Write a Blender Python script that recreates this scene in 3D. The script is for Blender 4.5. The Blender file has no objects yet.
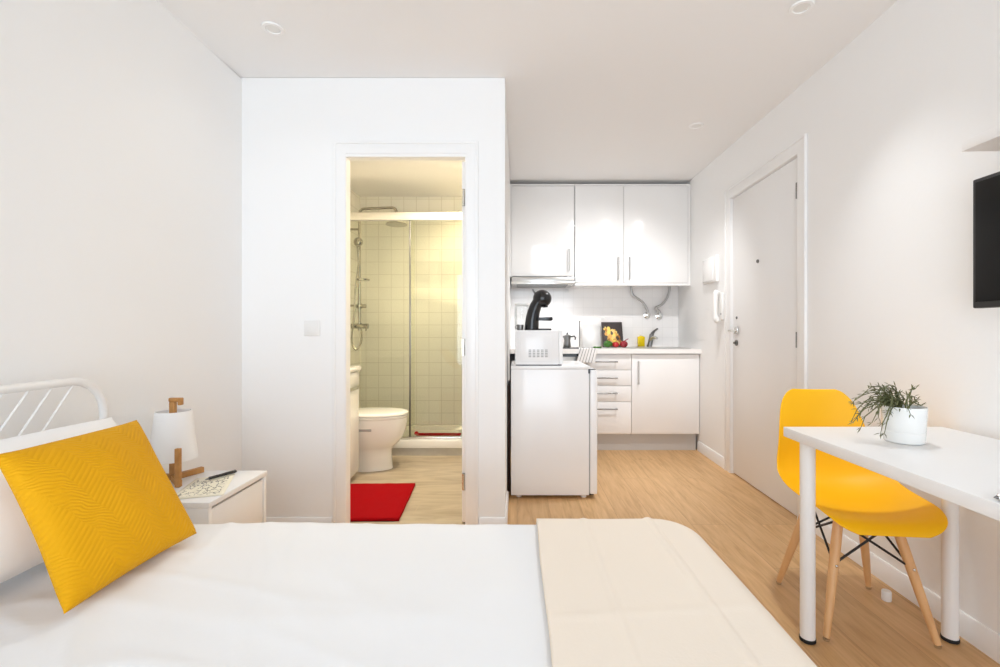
import bpy, bmesh, math, random
from mathutils import Vector, Matrix, noise
random.seed(7)
C = bpy.context.scene.collection
PI = math.pi
FPX, VX, VY, CAMZ = 465.0, 517.0, 331.0, 1.065     # focal length in px, vanishing point, eye height
TH = math.atan(0.0249)                              # the right wall runs very slightly outwards
def RW(y): return 1.555 + 0.0249 * (y - 1.5)

# ------------------------------------------------------------------ materials
def new_mat(name):
    m = bpy.data.materials.new(name); m.use_nodes = True
    nt = m.node_tree
    return m, nt, nt.nodes['Principled BSDF']
def mat(name, col, rough=0.5, metal=0.0, spec=0.5, coat=0.0, noise_bump=None, emit=None, sheen=0.0, vary=None):
    m, nt, b = new_mat(name)
    b.inputs['Base Color'].default_value = (*col, 1)
    b.inputs['Roughness'].default_value = rough
    b.inputs['Metallic'].default_value = metal
    b.inputs['Specular IOR Level'].default_value = spec
    b.inputs['Coat Weight'].default_value = coat
    b.inputs['Sheen Weight'].default_value = sheen
    if emit:
        b.inputs['Emission Color'].default_value = (*emit[0], 1); b.inputs['Emission Strength'].default_value = emit[1]
    tc = nt.nodes.new('ShaderNodeTexCoord')
    if noise_bump:
        n = nt.nodes.new('ShaderNodeTexNoise'); n.inputs['Scale'].default_value = noise_bump[0]; n.inputs['Detail'].default_value = 4
        bp = nt.nodes.new('ShaderNodeBump'); bp.inputs['Strength'].default_value = noise_bump[1]; bp.inputs['Distance'].default_value = 0.01
        nt.links.new(tc.outputs['Object'], n.inputs['Vector']); nt.links.new(n.outputs['Fac'], bp.inputs['Height'])
        nt.links.new(bp.outputs['Normal'], b.inputs['Normal'])
    if vary:
        n = nt.nodes.new('ShaderNodeTexNoise'); n.inputs['Scale'].default_value = vary[0]; n.inputs['Detail'].default_value = 3
        mx = nt.nodes.new('ShaderNodeMix'); mx.data_type = 'RGBA'
        mx.inputs['A'].default_value = (*col, 1); mx.inputs['B'].default_value = (*vary[1], 1)
        nt.links.new(tc.outputs['Object'], n.inputs['Vector']); nt.links.new(n.outputs['Fac'], mx.inputs['Factor'])
        nt.links.new(mx.outputs['Result'], b.inputs['Base Color'])
    return m
def math_node(nt, op, a, b=None):
    n = nt.nodes.new('ShaderNodeMath'); n.operation = op
    for i, v in enumerate((a, b)):
        if v is None: continue
        if isinstance(v, (int, float)): n.inputs[i].default_value = v
        else: nt.links.new(v, n.inputs[i])
    return n.outputs[0]
def ramp(nt, fac, stops, interp='LINEAR'):
    r = nt.nodes.new('ShaderNodeValToRGB'); r.color_ramp.interpolation = interp
    els = r.color_ramp.elements
    while len(els) < len(stops): els.new(0.5)
    for e, (p, c) in zip(els, stops): e.position = p; e.color = (*c, 1)
    nt.links.new(fac, r.inputs['Fac']); return r.outputs['Color']

def wood_floor():
    m, nt, b = new_mat('oak_laminate')
    g = nt.nodes.new('ShaderNodeNewGeometry'); sp = nt.nodes.new('ShaderNodeSeparateXYZ'); nt.links.new(g.outputs['Position'], sp.inputs[0])
    cb = nt.nodes.new('ShaderNodeCombineXYZ'); nt.links.new(sp.outputs['Y'], cb.inputs[0]); nt.links.new(sp.outputs['X'], cb.inputs[1])
    br = nt.nodes.new('ShaderNodeTexBrick'); br.offset = 0.37
    br.inputs['Color1'].default_value = (0.0, 0.0, 0.0, 1); br.inputs['Color2'].default_value = (1, 1, 1, 1)
    br.inputs['Mortar'].default_value = (0.3, 0.3, 0.3, 1)
    br.inputs['Scale'].default_value = 1; br.inputs['Mortar Size'].default_value = 0.0012; br.inputs['Brick Width'].default_value = 1.28; br.inputs['Row Height'].default_value = 0.192
    nt.links.new(cb.outputs[0], br.inputs['Vector'])
    mp = nt.nodes.new('ShaderNodeVectorMath'); mp.operation = 'MULTIPLY'; mp.inputs[1].default_value = (1.3, 14, 1)
    nt.links.new(cb.outputs[0], mp.inputs[0])
    off = nt.nodes.new('ShaderNodeVectorMath'); off.operation = 'ADD'; nt.links.new(mp.outputs[0], off.inputs[0])
    sc = nt.nodes.new('ShaderNodeVectorMath'); sc.operation = 'SCALE'; sc.inputs['Scale'].default_value = 9; nt.links.new(br.outputs['Color'], sc.inputs[0]); nt.links.new(sc.outputs[0], off.inputs[1])
    n = nt.nodes.new('ShaderNodeTexNoise'); n.inputs['Scale'].default_value = 2.6; n.inputs['Detail'].default_value = 7; n.inputs['Roughness'].default_value = 0.62; n.inputs['Distortion'].default_value = 0.8
    nt.links.new(off.outputs[0], n.inputs['Vector'])
    col = ramp(nt, n.outputs['Fac'], [(0.28, (0.46, 0.26, 0.105)), (0.5, (0.59, 0.36, 0.165)), (0.72, (0.68, 0.435, 0.215))])
    mx = nt.nodes.new('ShaderNodeMix'); mx.data_type = 'RGBA'; mx.blend_type = 'MULTIPLY'
    tone = ramp(nt, br.outputs['Color'], [(0, (0.92, 0.91, 0.90)), (1, (1.06, 1.06, 1.05))])
    mx.inputs['Factor'].default_value = 1; nt.links.new(col, mx.inputs['A']); nt.links.new(tone, mx.inputs['B'])
    mo = nt.nodes.new('ShaderNodeMix'); mo.data_type = 'RGBA'; mo.inputs['B'].default_value = (0.36, 0.2, 0.085, 1)
    nt.links.new(math_node(nt, 'MULTIPLY', br.outputs['Fac'], 0.8), mo.inputs['Factor']); nt.links.new(mx.outputs['Result'], mo.inputs['A'])
    nt.links.new(mo.outputs['Result'], b.inputs['Base Color'])
    b.inputs['Roughness'].default_value = 0.42
    return m
def tile_mat(name, axes, size, tile, grout, rough=0.12, gap=0.003, offset=(0, 0), width=None, stagger=0.0, wobble=0.15):
    m, nt, b = new_mat(name)
    g = nt.nodes.new('ShaderNodeNewGeometry'); sp = nt.nodes.new('ShaderNodeSeparateXYZ'); nt.links.new(g.outputs['Position'], sp.inputs[0])
    cb = nt.nodes.new('ShaderNodeCombineXYZ')
    for i, a in enumerate(axes): nt.links.new(math_node(nt, 'ADD', sp.outputs[a], 20 * size + offset[i]), cb.inputs[i])
    br = nt.nodes.new('ShaderNodeTexBrick'); br.offset = stagger
    br.inputs['Color1'].default_value = (*tile, 1); br.inputs['Color2'].default_value = tuple(c * 0.975 for c in tile) + (1,); br.inputs['Mortar'].default_value = (*grout, 1)
    br.inputs['Scale'].default_value = 1; br.inputs['Mortar Size'].default_value = gap; br.inputs['Mortar Smooth'].default_value = 0.3
    br.inputs['Brick Width'].default_value = width or size; br.inputs['Row Height'].default_value = size
    nt.links.new(cb.outputs[0], br.inputs['Vector']); nt.links.new(br.outputs['Color'], b.inputs['Base Color'])
    bp = nt.nodes.new('ShaderNodeBump'); bp.inputs['Strength'].default_value = 0.5; bp.inputs['Distance'].default_value = 0.002
    nt.links.new(math_node(nt, 'SUBTRACT', 1, br.outputs['Fac']), bp.inputs['Height'])
    n = nt.nodes.new('ShaderNodeTexNoise'); n.inputs['Scale'].default_value = 9; nt.links.new(cb.outputs[0], n.inputs['Vector'])
    b2 = nt.nodes.new('ShaderNodeBump'); b2.inputs['Strength'].default_value = wobble; b2.inputs['Distance'].default_value = 0.01
    nt.links.new(n.outputs['Fac'], b2.inputs['Height']); nt.links.new(bp.outputs['Normal'], b2.inputs['Normal']); nt.links.new(b2.outputs['Normal'], b.inputs['Normal'])
    b.inputs['Roughness'].default_value = rough
    return m
def bath_floor():
    m, nt, b = new_mat('travertine_tile')
    g = nt.nodes.new('ShaderNodeNewGeometry')
    mp = nt.nodes.new('ShaderNodeVectorMath'); mp.operation = 'MULTIPLY'; mp.inputs[1].default_value = (2.2, 11, 1); nt.links.new(g.outputs['Position'], mp.inputs[0])
    n = nt.nodes.new('ShaderNodeTexNoise'); n.inputs['Scale'].default_value = 1.5; n.inputs['Detail'].default_value = 6; n.inputs['Distortion'].default_value = 0.9; nt.links.new(mp.outputs[0], n.inputs['Vector'])
    col = ramp(nt, n.outputs['Fac'], [(0.3, (0.34, 0.27, 0.185)), (0.55, (0.46, 0.38, 0.275)), (0.75, (0.54, 0.46, 0.345))])
    br = nt.nodes.new('ShaderNodeTexBrick'); br.offset = 0.5; br.inputs['Scale'].default_value = 1; br.inputs['Mortar Size'].default_value = 0.002; br.inputs['Brick Width'].default_value = 0.6; br.inputs['Row Height'].default_value = 0.3
    nt.links.new(g.outputs['Position'], br.inputs['Vector'])
    mo = nt.nodes.new('ShaderNodeMix'); mo.data_type = 'RGBA'; mo.inputs['B'].default_value = (0.48, 0.38, 0.26, 1); nt.links.new(br.outputs['Fac'], mo.inputs['Factor']); nt.links.new(col, mo.inputs['A'])
    nt.links.new(mo.outputs['Result'], b.inputs['Base Color']); b.inputs['Roughness'].default_value = 0.3
    return m
def wood(name, c1, c2, scale=(6, 6, 60), rough=0.45):
    m, nt, b = new_mat(name)
    tc = nt.nodes.new('ShaderNodeTexCoord'); mp = nt.nodes.new('ShaderNodeVectorMath'); mp.operation = 'MULTIPLY'; mp.inputs[1].default_value = scale
    nt.links.new(tc.outputs['Object'], mp.inputs[0])
    n = nt.nodes.new('ShaderNodeTexNoise'); n.inputs['Scale'].default_value = 1; n.inputs['Detail'].default_value = 5; nt.links.new(mp.outputs[0], n.inputs['Vector'])
    nt.links.new(ramp(nt, n.outputs['Fac'], [(0.3, c1), (0.7, c2)]), b.inputs['Base Color']); b.inputs['Roughness'].default_value = rough
    return m
def glass(name, tint, refl=1.0):
    m = bpy.data.materials.new(name); m.use_nodes = True; nt = m.node_tree; nt.nodes.clear()
    o = nt.nodes.new('ShaderNodeOutputMaterial'); t = nt.nodes.new('ShaderNodeBsdfTransparent'); t.inputs[0].default_value = (*tint, 1)
    g = nt.nodes.new('ShaderNodeBsdfGlossy'); g.inputs['Roughness'].default_value = 0.02
    f = nt.nodes.new('ShaderNodeFresnel'); f.inputs['IOR'].default_value = 1.45
    mx = nt.nodes.new('ShaderNodeMixShader'); nt.links.new(math_node(nt, 'MULTIPLY', f.outputs[0], refl), mx.inputs[0])
    nt.links.new(t.outputs[0], mx.inputs[1]); nt.links.new(g.outputs[0], mx.inputs[2]); nt.links.new(mx.outputs[0], o.inputs[0])
    return m
def cushion_mat():
    m, nt, b = new_mat('mustard_quilted_velvet')
    tc = nt.nodes.new('ShaderNodeTexCoord'); sp = nt.nodes.new('ShaderNodeSeparateXYZ'); nt.links.new(tc.outputs['UV'], sp.inputs[0])
    n = nt.nodes.new('ShaderNodeTexNoise'); n.inputs['Scale'].default_value = 5; nt.links.new(tc.outputs['UV'], n.inputs['Vector'])
    wob = math_node(nt, 'MULTIPLY', math_node(nt, 'SUBTRACT', n.outputs['Fac'], 0.5), 0.10)
    u = math_node(nt, 'ADD', sp.outputs['X'], wob); v = math_node(nt, 'ADD', sp.outputs['Y'], wob)
    # bands of slanting stitched lines, the slant flips from band to band
    uu = math_node(nt, 'ADD', math_node(nt, 'MULTIPLY', u, 0.85), math_node(nt, 'MULTIPLY', v, 0.35))
    tri = math_node(nt, 'PINGPONG', math_node(nt, 'MULTIPLY', uu, 7.5), 1.0)
    ph = math_node(nt, 'ADD', math_node(nt, 'MULTIPLY', v, 34), math_node(nt, 'MULTIPLY', tri, 3.4))
    w = math_node(nt, 'SINE', math_node(nt, 'MULTIPLY', ph, 2 * PI))
    h = math_node(nt, 'POWER', math_node(nt, 'ABSOLUTE', math_node(nt, 'MULTIPLY_ADD', w, 0.5) if False else math_node(nt, 'ADD', math_node(nt, 'MULTIPLY', w, 0.5), 0.5)), 0.6)
    bp = nt.nodes.new('ShaderNodeBump'); bp.inputs['Strength'].default_value = 0.36; bp.inputs['Distance'].default_value = 0.004
    nt.links.new(h, bp.inputs['Height']); nt.links.new(bp.outputs['Normal'], b.inputs['Normal'])
    b.inputs['Base Color'].default_value = (0.72, 0.345, 0.002, 1)
    b.inputs['Roughness'].default_value = 0.75; b.inputs['Specular IOR Level'].default_value = 0.2
    b.inputs['Sheen Weight'].default_value = 0.12; b.inputs['Sheen Tint'].default_value = (1, 0.8, 0.1, 1)
    return m
def paper_mat():
    m, nt, b = new_mat('printed_cream_paper')
    tc = nt.nodes.new('ShaderNodeTexCoord')
    v = nt.nodes.new('ShaderNodeTexVoronoi'); v.feature = 'DISTANCE_TO_EDGE'; v.inputs['Scale'].default_value = 9
    n = nt.nodes.new('ShaderNodeTexNoise'); n.inputs['Scale'].default_value = 6; n.inputs['Detail'].default_value = 3
    ad = nt.nodes.new('ShaderNodeMix'); ad.data_type = 'RGBA'; ad.inputs['Factor'].default_value = 0.25
    nt.links.new(tc.outputs['UV'], n.inputs['Vector']); nt.links.new(tc.outputs['UV'], ad.inputs['A']); nt.links.new(n.outputs['Color'], ad.inputs['B']); nt.links.new(ad.outputs['Result'], v.inputs['Vector'])
    ln = math_node(nt, 'LESS_THAN', v.outputs['Distance'], 0.06)
    n2 = nt.nodes.new('ShaderNodeTexNoise'); n2.inputs['Scale'].default_value = 4.3; nt.links.new(tc.outputs['UV'], n2.inputs['Vector'])
    patch = math_node(nt, 'GREATER_THAN', n2.outputs['Fac'], 0.40)
    sp = nt.nodes.new('ShaderNodeSeparateXYZ'); nt.links.new(tc.outputs['UV'], sp.inputs[0])
    def inside(s): return math_node(nt, 'MULTIPLY', math_node(nt, 'GREATER_THAN', s, 0.09), math_node(nt, 'LESS_THAN', s, 0.9))
    k = math_node(nt, 'MULTIPLY', math_node(nt, 'MULTIPLY', ln, patch), math_node(nt, 'MULTIPLY', inside(sp.outputs['X']), inside(sp.outputs['Y'])))
    mx = nt.nodes.new('ShaderNodeMix'); mx.data_type = 'RGBA'; mx.inputs['A'].default_value = (0.88, 0.84, 0.70, 1); mx.inputs['B'].default_value = (0.10, 0.09, 0.08, 1)
    nt.links.new(math_node(nt, 'MULTIPLY', k, 0.85), mx.inputs['Factor']); nt.links.new(mx.outputs['Result'], b.inputs['Base Color']); b.inputs['Roughness'].default_value = 0.8
    return m
def food_print():
    m, nt, b = new_mat('printed_food_picture')
    tc = nt.nodes.new('ShaderNodeTexCoord'); sp = nt.nodes.new('ShaderNodeSeparateXYZ'); nt.links.new(tc.outputs['UV'], sp.inputs[0])
    v = nt.nodes.new('ShaderNodeTexVoronoi'); v.inputs['Scale'].default_value = 8; nt.links.new(tc.outputs['UV'], v.inputs['Vector'])
    spv = nt.nodes.new('ShaderNodeSeparateXYZ'); nt.links.new(v.outputs['Color'], spv.inputs[0])
    food = ramp(nt, spv.outputs['X'], [(0.0, (0.78, 0.42, 0.10)), (0.3, (0.88, 0.62, 0.22)), (0.5, (0.50, 0.20, 0.04)), (0.62, (0.95, 0.70, 0.15)), (0.8, (0.55, 0.28, 0.08)), (0.92, (0.1, 0.06, 0.04))], 'CONSTANT')
    dx = math_node(nt, 'SUBTRACT', sp.outputs['X'], 0.52); dy = math_node(nt, 'SUBTRACT', sp.outputs['Y'], 0.42)
    r = math_node(nt, 'ADD', math_node(nt, 'MULTIPLY', math_node(nt, 'MULTIPLY', dx, dx), 1.0), math_node(nt, 'MULTIPLY', math_node(nt, 'MULTIPLY', math_node(nt, 'ADD', dy, math_node(nt, 'MULTIPLY', dx, 0.5)), math_node(nt, 'ADD', dy, math_node(nt, 'MULTIPLY', dx, 0.5))), 1.6))
    k = math_node(nt, 'LESS_THAN', math_node(nt, 'ADD', r, math_node(nt, 'MULTIPLY', v.outputs['Distance'], 0.16)), 0.24)
    mx = nt.nodes.new('ShaderNodeMix'); mx.data_type = 'RGBA'; mx.inputs['A'].default_value = (0.075, 0.06, 0.06, 1); nt.links.new(food, mx.inputs['B']); nt.links.new(k, mx.inputs['Factor'])
    nt.links.new(mx.outputs['Result'], b.inputs['Base Color']); b.inputs['Roughness'].default_value = 0.5
    return m
def stripe_mat():
    m, nt, b = new_mat('striped_cotton')
    tc = nt.nodes.new('ShaderNodeTexCoord'); sp = nt.nodes.new('ShaderNodeSeparateXYZ'); nt.links.new(tc.outputs['UV'], sp.inputs[0])
    f = math_node(nt, 'FRACT', math_node(nt, 'MULTIPLY', sp.outputs['X'], 6))
    k = math_node(nt, 'LESS_THAN', f, 0.2)
    mx = nt.nodes.new('ShaderNodeMix'); mx.data_type = 'RGBA'; mx.inputs['A'].default_value = (0.85, 0.84, 0.83, 1); mx.inputs['B'].default_value = (0.30, 0.29, 0.29, 1)
    nt.links.new(k, mx.inputs['Factor']); nt.links.new(mx.outputs['Result'], b.inputs['Base Color']); b.inputs['Roughness'].default_value = 0.9
    return m

M = dict(
    wall=mat('white_wall_paint', (0.90, 0.895, 0.885), 0.75, spec=0.25, noise_bump=(60, 0.03)),
    ceil=mat('ceiling_paint', (0.88, 0.87, 0.86), 0.9, spec=0.1),
    trim=mat('white_lacquered_trim', (0.90, 0.895, 0.885), 0.35),
    door=mat('painted_door', (0.88, 0.87, 0.86), 0.45),
    floor=wood_floor(), bfloor=bath_floor(),
    ktile=tile_mat('white_kitchen_tile', ('X', 'Z'), 0.10, (0.93, 0.905, 0.885), (0.85, 0.825, 0.805), 0.10, 0.0018, (0.03, 0.0), wobble=0.05),
    btile_xz=tile_mat('bathroom_tile_back', ('X', 'Z'), 0.125, (0.92, 0.905, 0.84), (0.74, 0.715, 0.64), 0.15, 0.003),
    btile_yz=tile_mat('bathroom_tile_side', ('Y', 'Z'), 0.125, (0.92, 0.905, 0.84), (0.74, 0.715, 0.64), 0.15, 0.003),
    gtile=mat('grey_stone_tile', (0.42, 0.39, 0.34), 0.4, vary=(14, (0.6, 0.57, 0.5))),
    gloss=mat('high_gloss_white', (0.90, 0.89, 0.875), 0.13, coat=0.12),
    matt=mat('white_melamine', (0.88, 0.87, 0.86), 0.35),
    worktop=mat('white_laminate_worktop', (0.88, 0.86, 0.84), 0.3),
    plinth=mat('pale_grey_plinth', (0.52, 0.50, 0.48), 0.35),
    steel=mat('brushed_steel', (0.62, 0.61, 0.59), 0.28, metal=1.0),
    dsteel=mat('dull_nickel', (0.24, 0.235, 0.23), 0.35, metal=1.0),
    dchrome=mat('aged_chrome', (0.42, 0.40, 0.36), 0.16, metal=1.0),
    pipe=mat('braided_steel_pipe', (0.50, 0.49, 0.48), 0.4, metal=0.8),
    chrome=mat('chrome', (0.80, 0.79, 0.77), 0.08, metal=1.0),
    railalu=mat('bright_satin_aluminium', (0.86, 0.84, 0.80), 0.5, metal=1.0),
    alu=mat('satin_aluminium', (0.75, 0.74, 0.71), 0.25, metal=1.0),
    enamel=mat('white_enamel', (0.90, 0.90, 0.90), 0.22),
    plastic=mat('white_plastic', (0.84, 0.83, 0.81), 0.3),
    greyp=mat('grey_plastic', (0.36, 0.36, 0.36), 0.4),
    black=mat('black_plastic', (0.012, 0.012, 0.013), 0.22),
    matblack=mat('matt_black_metal', (0.015, 0.015, 0.016), 0.5),
    screen=mat('tv_screen_glass', (0.005, 0.0045, 0.004), 0.3, spec=0.12),
    ceramic=mat('white_ceramic', (0.86, 0.85, 0.82), 0.1, coat=0.4),
    red=mat('red_cotton_pile', (0.40, 0.002, 0.006), 0.95, noise_bump=(260, 0.9), spec=0.1),
    linen=mat('white_cotton_sheet', (0.815, 0.815, 0.82), 0.9, noise_bump=(5, 0.10), spec=0.15),
    pillow=mat('white_pillow_cotton', (0.90, 0.90, 0.905), 0.9, noise_bump=(9, 0.15), spec=0.15),
    throw=mat('cream_throw', (0.85, 0.755, 0.645), 0.95, noise_bump=(160, 0.06), spec=0.1),
    cushion=cushion_mat(),
    yellow=mat('yellow_shell_plastic', (0.95, 0.51, 0.0), 0.5, spec=0.4),
    beech=wood('beech_wood', (0.66, 0.36, 0.15), (0.76, 0.46, 0.22), (30, 30, 5)),
    oak=wood('warm_oak_wood', (0.42, 0.19, 0.05), (0.56, 0.28, 0.085), (30, 30, 30)),
    shade=mat('white_lamp_shade', (0.92, 0.915, 0.91), 0.85, spec=0.1),
    bedmetal=mat('white_powder_coated_metal', (0.84, 0.83, 0.81), 0.35),
    paper=paper_mat(), food=food_print(), stripe=stripe_mat(),
    leaf=mat('dark_green_leaf', (0.07, 0.085, 0.025), 0.5, vary=(25, (0.17, 0.17, 0.07))),
    soil=mat('dark_soil', (0.03, 0.02, 0.012), 0.95),
    soap=mat('yellow_soap', (0.85, 0.62, 0.0), 0.2),
    green=mat('green_pepper_skin', (0.035, 0.14, 0.01), 0.2),
    redveg=mat('red_vegetable_skin', (0.45, 0.015, 0.02), 0.2),
    darkred=mat('dark_red_skin', (0.27, 0.01, 0.02), 0.22),
    stalk=mat('vegetable_stalk', (0.10, 0.12, 0.03), 0.6),
    brown=mat('dark_brown_board', (0.10, 0.045, 0.03), 0.6),
    glass_shower=glass('greenish_shower_glass', (0.975, 0.98, 0.93)), glass_jar=glass('clear_jar_glass', (0.96, 0.965, 0.965), 0.35),
    glass_win=glass('window_glass', (0.97, 0.98, 0.98)),
    rubber=mat('black_rubber', (0.01, 0.01, 0.01), 0.7),
    hob=mat('black_hob_glass', (0.01, 0.01, 0.011), 0.06),
    lens=mat('frosted_lamp_lens', (0.8, 0.79, 0.76), 0.3),
    warm_lens=mat('lit_warm_lamp_lens', (0.9, 0.8, 0.6), 0.3, emit=((1, 0.72, 0.36), 9.0)),
)

# ------------------------------------------------------------------ mesh builder
class MB:
    def __init__(s): s.bm = bmesh.new(); s.uv = None
    def _join(s, b):
        me = bpy.data.meshes.new('tmp'); b.to_mesh(me); b.free(); s.bm.from_mesh(me); bpy.data.meshes.remove(me); return s
    def box(s, x0, x1, y0, y1, z0, z1, b=0.0, seg=2):
        t = bmesh.new(); bmesh.ops.create_cube(t, size=1)
        bmesh.ops.scale(t, vec=(x1 - x0, y1 - y0, z1 - z0), verts=t.verts); bmesh.ops.translate(t, vec=((x0 + x1) / 2, (y0 + y1) / 2, (z0 + z1) / 2), verts=t.verts)
        if b > 0: bmesh.ops.bevel(t, geom=list(t.edges), offset=b, segments=seg, profile=0.5, affect='EDGES')
        return s._join(t)
    def prism(s, poly, axis, a, b, bev=0.0):
        # poly: outline in the two other axes; extruded along axis from a to b
        t = bmesh.new()
        def P(p, h): return {'x': (h, p[0], p[1]), 'y': (p[0], h, p[1]), 'z': (p[0], p[1], h)}[axis]
        v0 = [t.verts.new(P(p, a)) for p in poly]; v1 = [t.verts.new(P(p, b)) for p in poly]
        t.faces.new(v0); t.faces.new(v1[::-1]); n = len(poly)
        for i in range(n): t.faces.new((v0[i], v1[i], v1[(i + 1) % n], v0[(i + 1) % n]))
        bmesh.ops.recalc_face_normals(t, faces=t.faces)
        if bev: bmesh.ops.bevel(t, geom=list(t.edges), offset=bev, segments=2, profile=0.5, affect='EDGES')
        return s._join(t)
    def rings(s, rings, cap=True, closed=False):
        t = bmesh.new(); vs = [[t.verts.new(p) for p in r] for r in rings]; n = len(vs[0])
        for i in range(len(vs) - 1 + (1 if closed else 0)):
            a, b = vs[i], vs[(i + 1) % len(vs)]
            for j in range(n): t.faces.new((a[j], a[(j + 1) % n], b[(j + 1) % n], b[j]))
        if cap and not closed: t.faces.new(vs[0][::-1]); t.faces.new(vs[-1])
        bmesh.ops.recalc_face_normals(t, faces=t.faces)
        return s._join(t)
    def cyl(s, p0, p1, r0, r1=None, n=24):
        return s.tube([p0, p1], [r0, r0 if r1 is None else r1], n)
    def tube(s, pts, r, n=12, closed=False):
        pts = [Vector(p) for p in pts]; R = r if isinstance(r, (list, tuple)) else [r] * len(pts); rings = []
        t0 = (pts[1] - pts[0]).normalized(); up = Vector((0, 0, 1)) if abs(t0.z) < 0.9 else Vector((1, 0, 0)); side = t0.cross(up).normalized()
        for i, p in enumerate(pts):
            a = pts[i - 1] if (i > 0 or closed) else p; b = pts[(i + 1) % len(pts)] if (i < len(pts) - 1 or closed) else p
            t = (b - a).normalized(); side = (side - t * side.dot(t)).normalized(); u = t.cross(side)
            rings.append([p + (side * math.cos(k * 2 * PI / n) + u * math.sin(k * 2 * PI / n)) * R[i] for k in range(n)])
        return s.rings(rings, True, closed)
    def lathe(s, prof, c=(0, 0, 0), n=36, axis='z'):
        # prof: (radius, height) pairs
        rings = []
        for r, h in prof:
            ring = []
            for k in range(n):
                a = k * 2 * PI / n; x, y = r * math.cos(a), r * math.sin(a)
                q = {'z': (x, y, h), 'x': (h, x, y), 'y': (x, h, y)}[axis]
                ring.append((c[0] + q[0], c[1] + q[1], c[2] + q[2]))
            rings.append(ring)
        return s.rings(rings)
    def ball(s, c, rx, ry, rz, n=24):
        t = bmesh.new(); bmesh.ops.create_uvsphere(t, u_segments=n, v_segments=max(8, n // 2), radius=1)
        bmesh.ops.scale(t, vec=(rx, ry, rz), verts=t.verts); bmesh.ops.translate(t, vec=c, verts=t.verts)
        return s._join(t)
    def grid(s, f, nu, nv, uv=True):
        t = bmesh.new(); L = t.loops.layers.uv.new('UVMap') if uv else None
        vs = [[t.verts.new(f(i / nu, j / nv)) for j in range(nv + 1)] for i in range(nu + 1)]
        for i in range(nu):
            for j in range(nv):
                fc = t.faces.new((vs[i][j], vs[i + 1][j], vs[i + 1][j + 1], vs[i][j + 1]))
                if uv:
                    for l, (a, b) in zip(fc.loops, ((i, j), (i + 1, j), (i + 1, j + 1), (i, j + 1))): l[L].uv = (a / nu, b / nv)
        return s._join(t)
    def xf(s, m): bmesh.ops.transform(s.bm, matrix=m, verts=s.bm.verts); return s
    def mesh(s, name, m, ang=35):
        me = bpy.data.meshes.new(name); s.bm.to_mesh(me); s.bm.free()
        if m: me.materials.append(m)
        me.polygons.foreach_set('use_smooth', [True] * len(me.polygons)); me.set_sharp_from_angle(angle=math.radians(ang))
        return me
BASE = {}
def tag(o, label=None, cat=None, group=None, kind=None):
    if label: o['label'] = label
    if cat: o['category'] = cat
    if group: o['group'] = group
    if kind: o['kind'] = kind
    return o
def thing(name, label, cat, loc=(0, 0, 0), rz=0.0, group=None, kind=None):
    o = bpy.data.objects.new(name, None); C.objects.link(o); o.location = loc; o.rotation_euler = (0, 0, rz); o.empty_display_size = 0.05
    BASE[o] = Vector(loc); return tag(o, label, cat, group, kind)
def part(name, mb, m, parent, label=None, world=True, ang=35, mods=()):
    """a part (or sub-part) of a thing; shapes are written in room coordinates unless world=False"""
    base = BASE[parent]
    if world: mb.xf(Matrix.Translation(-base))
    o = bpy.data.objects.new(name, mb.mesh(name, m, ang)); C.objects.link(o); o.parent = parent
    BASE[o] = base
    for k, kw in mods:
        md = o.modifiers.new(k.lower(), k)
        for a, v in kw.items(): setattr(md, a, v)
    if label: o['label'] = label
    return o
def solo(name, mb, m, label, cat, group=None, ang=35, mods=(), kind=None, rz=0.0):
    bm = mb.bm; xs = [v.co for v in bm.verts]
    c = Vector(((min(v.x for v in xs) + max(v.x for v in xs)) / 2, (min(v.y for v in xs) + max(v.y for v in xs)) / 2, min(v.z for v in xs)))
    mb.xf(Matrix.Translation(-c)); o = bpy.data.objects.new(name, mb.mesh(name, m, ang)); C.objects.link(o); o.location = c; BASE[o] = c
    for k, kw in mods:
        md = o.modifiers.new(k.lower(), k)
        for a, v in kw.items(): setattr(md, a, v)
    return tag(o, label, cat, group, kind)
def struct(name, mb, m, ang=35, rightwall=False):
    o = bpy.data.objects.new(name, mb.mesh(name, m, ang)); C.objects.link(o); o['kind'] = 'structure'; BASE[o] = Vector((0, 0, 0))
    if rightwall: o.location = (RW(0), 0, 0); o.rotation_euler = (0, 0, -TH)
    return o
def arc(c, r, a0, a1, n, plane):
    out = []
    for i in range(n + 1):
        a = a0 + (a1 - a0) * i / n; u, v = r * math.cos(a), r * math.sin(a)
        out.append({'xz': (c[0] + u, c[1], c[2] + v), 'yz': (c[0], c[1] + u, c[2] + v), 'xy': (c[0] + u, c[1] + v, c[2])}[plane])
    return out
def spline(pts, n=8):
    pts = [Vector(p) for p in pts]; P = [pts[0] * 2 - pts[1]] + pts + [pts[-1] * 2 - pts[-2]]; out = []
    for i in range(1, len(P) - 2):
        for k in range(n):
            t = k / n; a, b, c, d = P[i - 1:i + 3]
            out.append(0.5 * ((2 * b) + (c - a) * t + (2 * a - 5 * b + 4 * c - d) * t * t + (3 * b - a - 3 * c + d) * t ** 3))
    out.append(pts[-1]); return out

def rr(x0, x1, y0, y1, r, z, n=5):
    out = []
    for cx, cy, a in ((x1 - r, y1 - r, 0), (x0 + r, y1 - r, PI / 2), (x0 + r, y0 + r, PI), (x1 - r, y0 + r, 1.5 * PI)):
        for k in range(n + 1): out.append((cx + r * math.cos(a + k * PI / 2 / n), cy + r * math.sin(a + k * PI / 2 / n), z))
    return out
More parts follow.
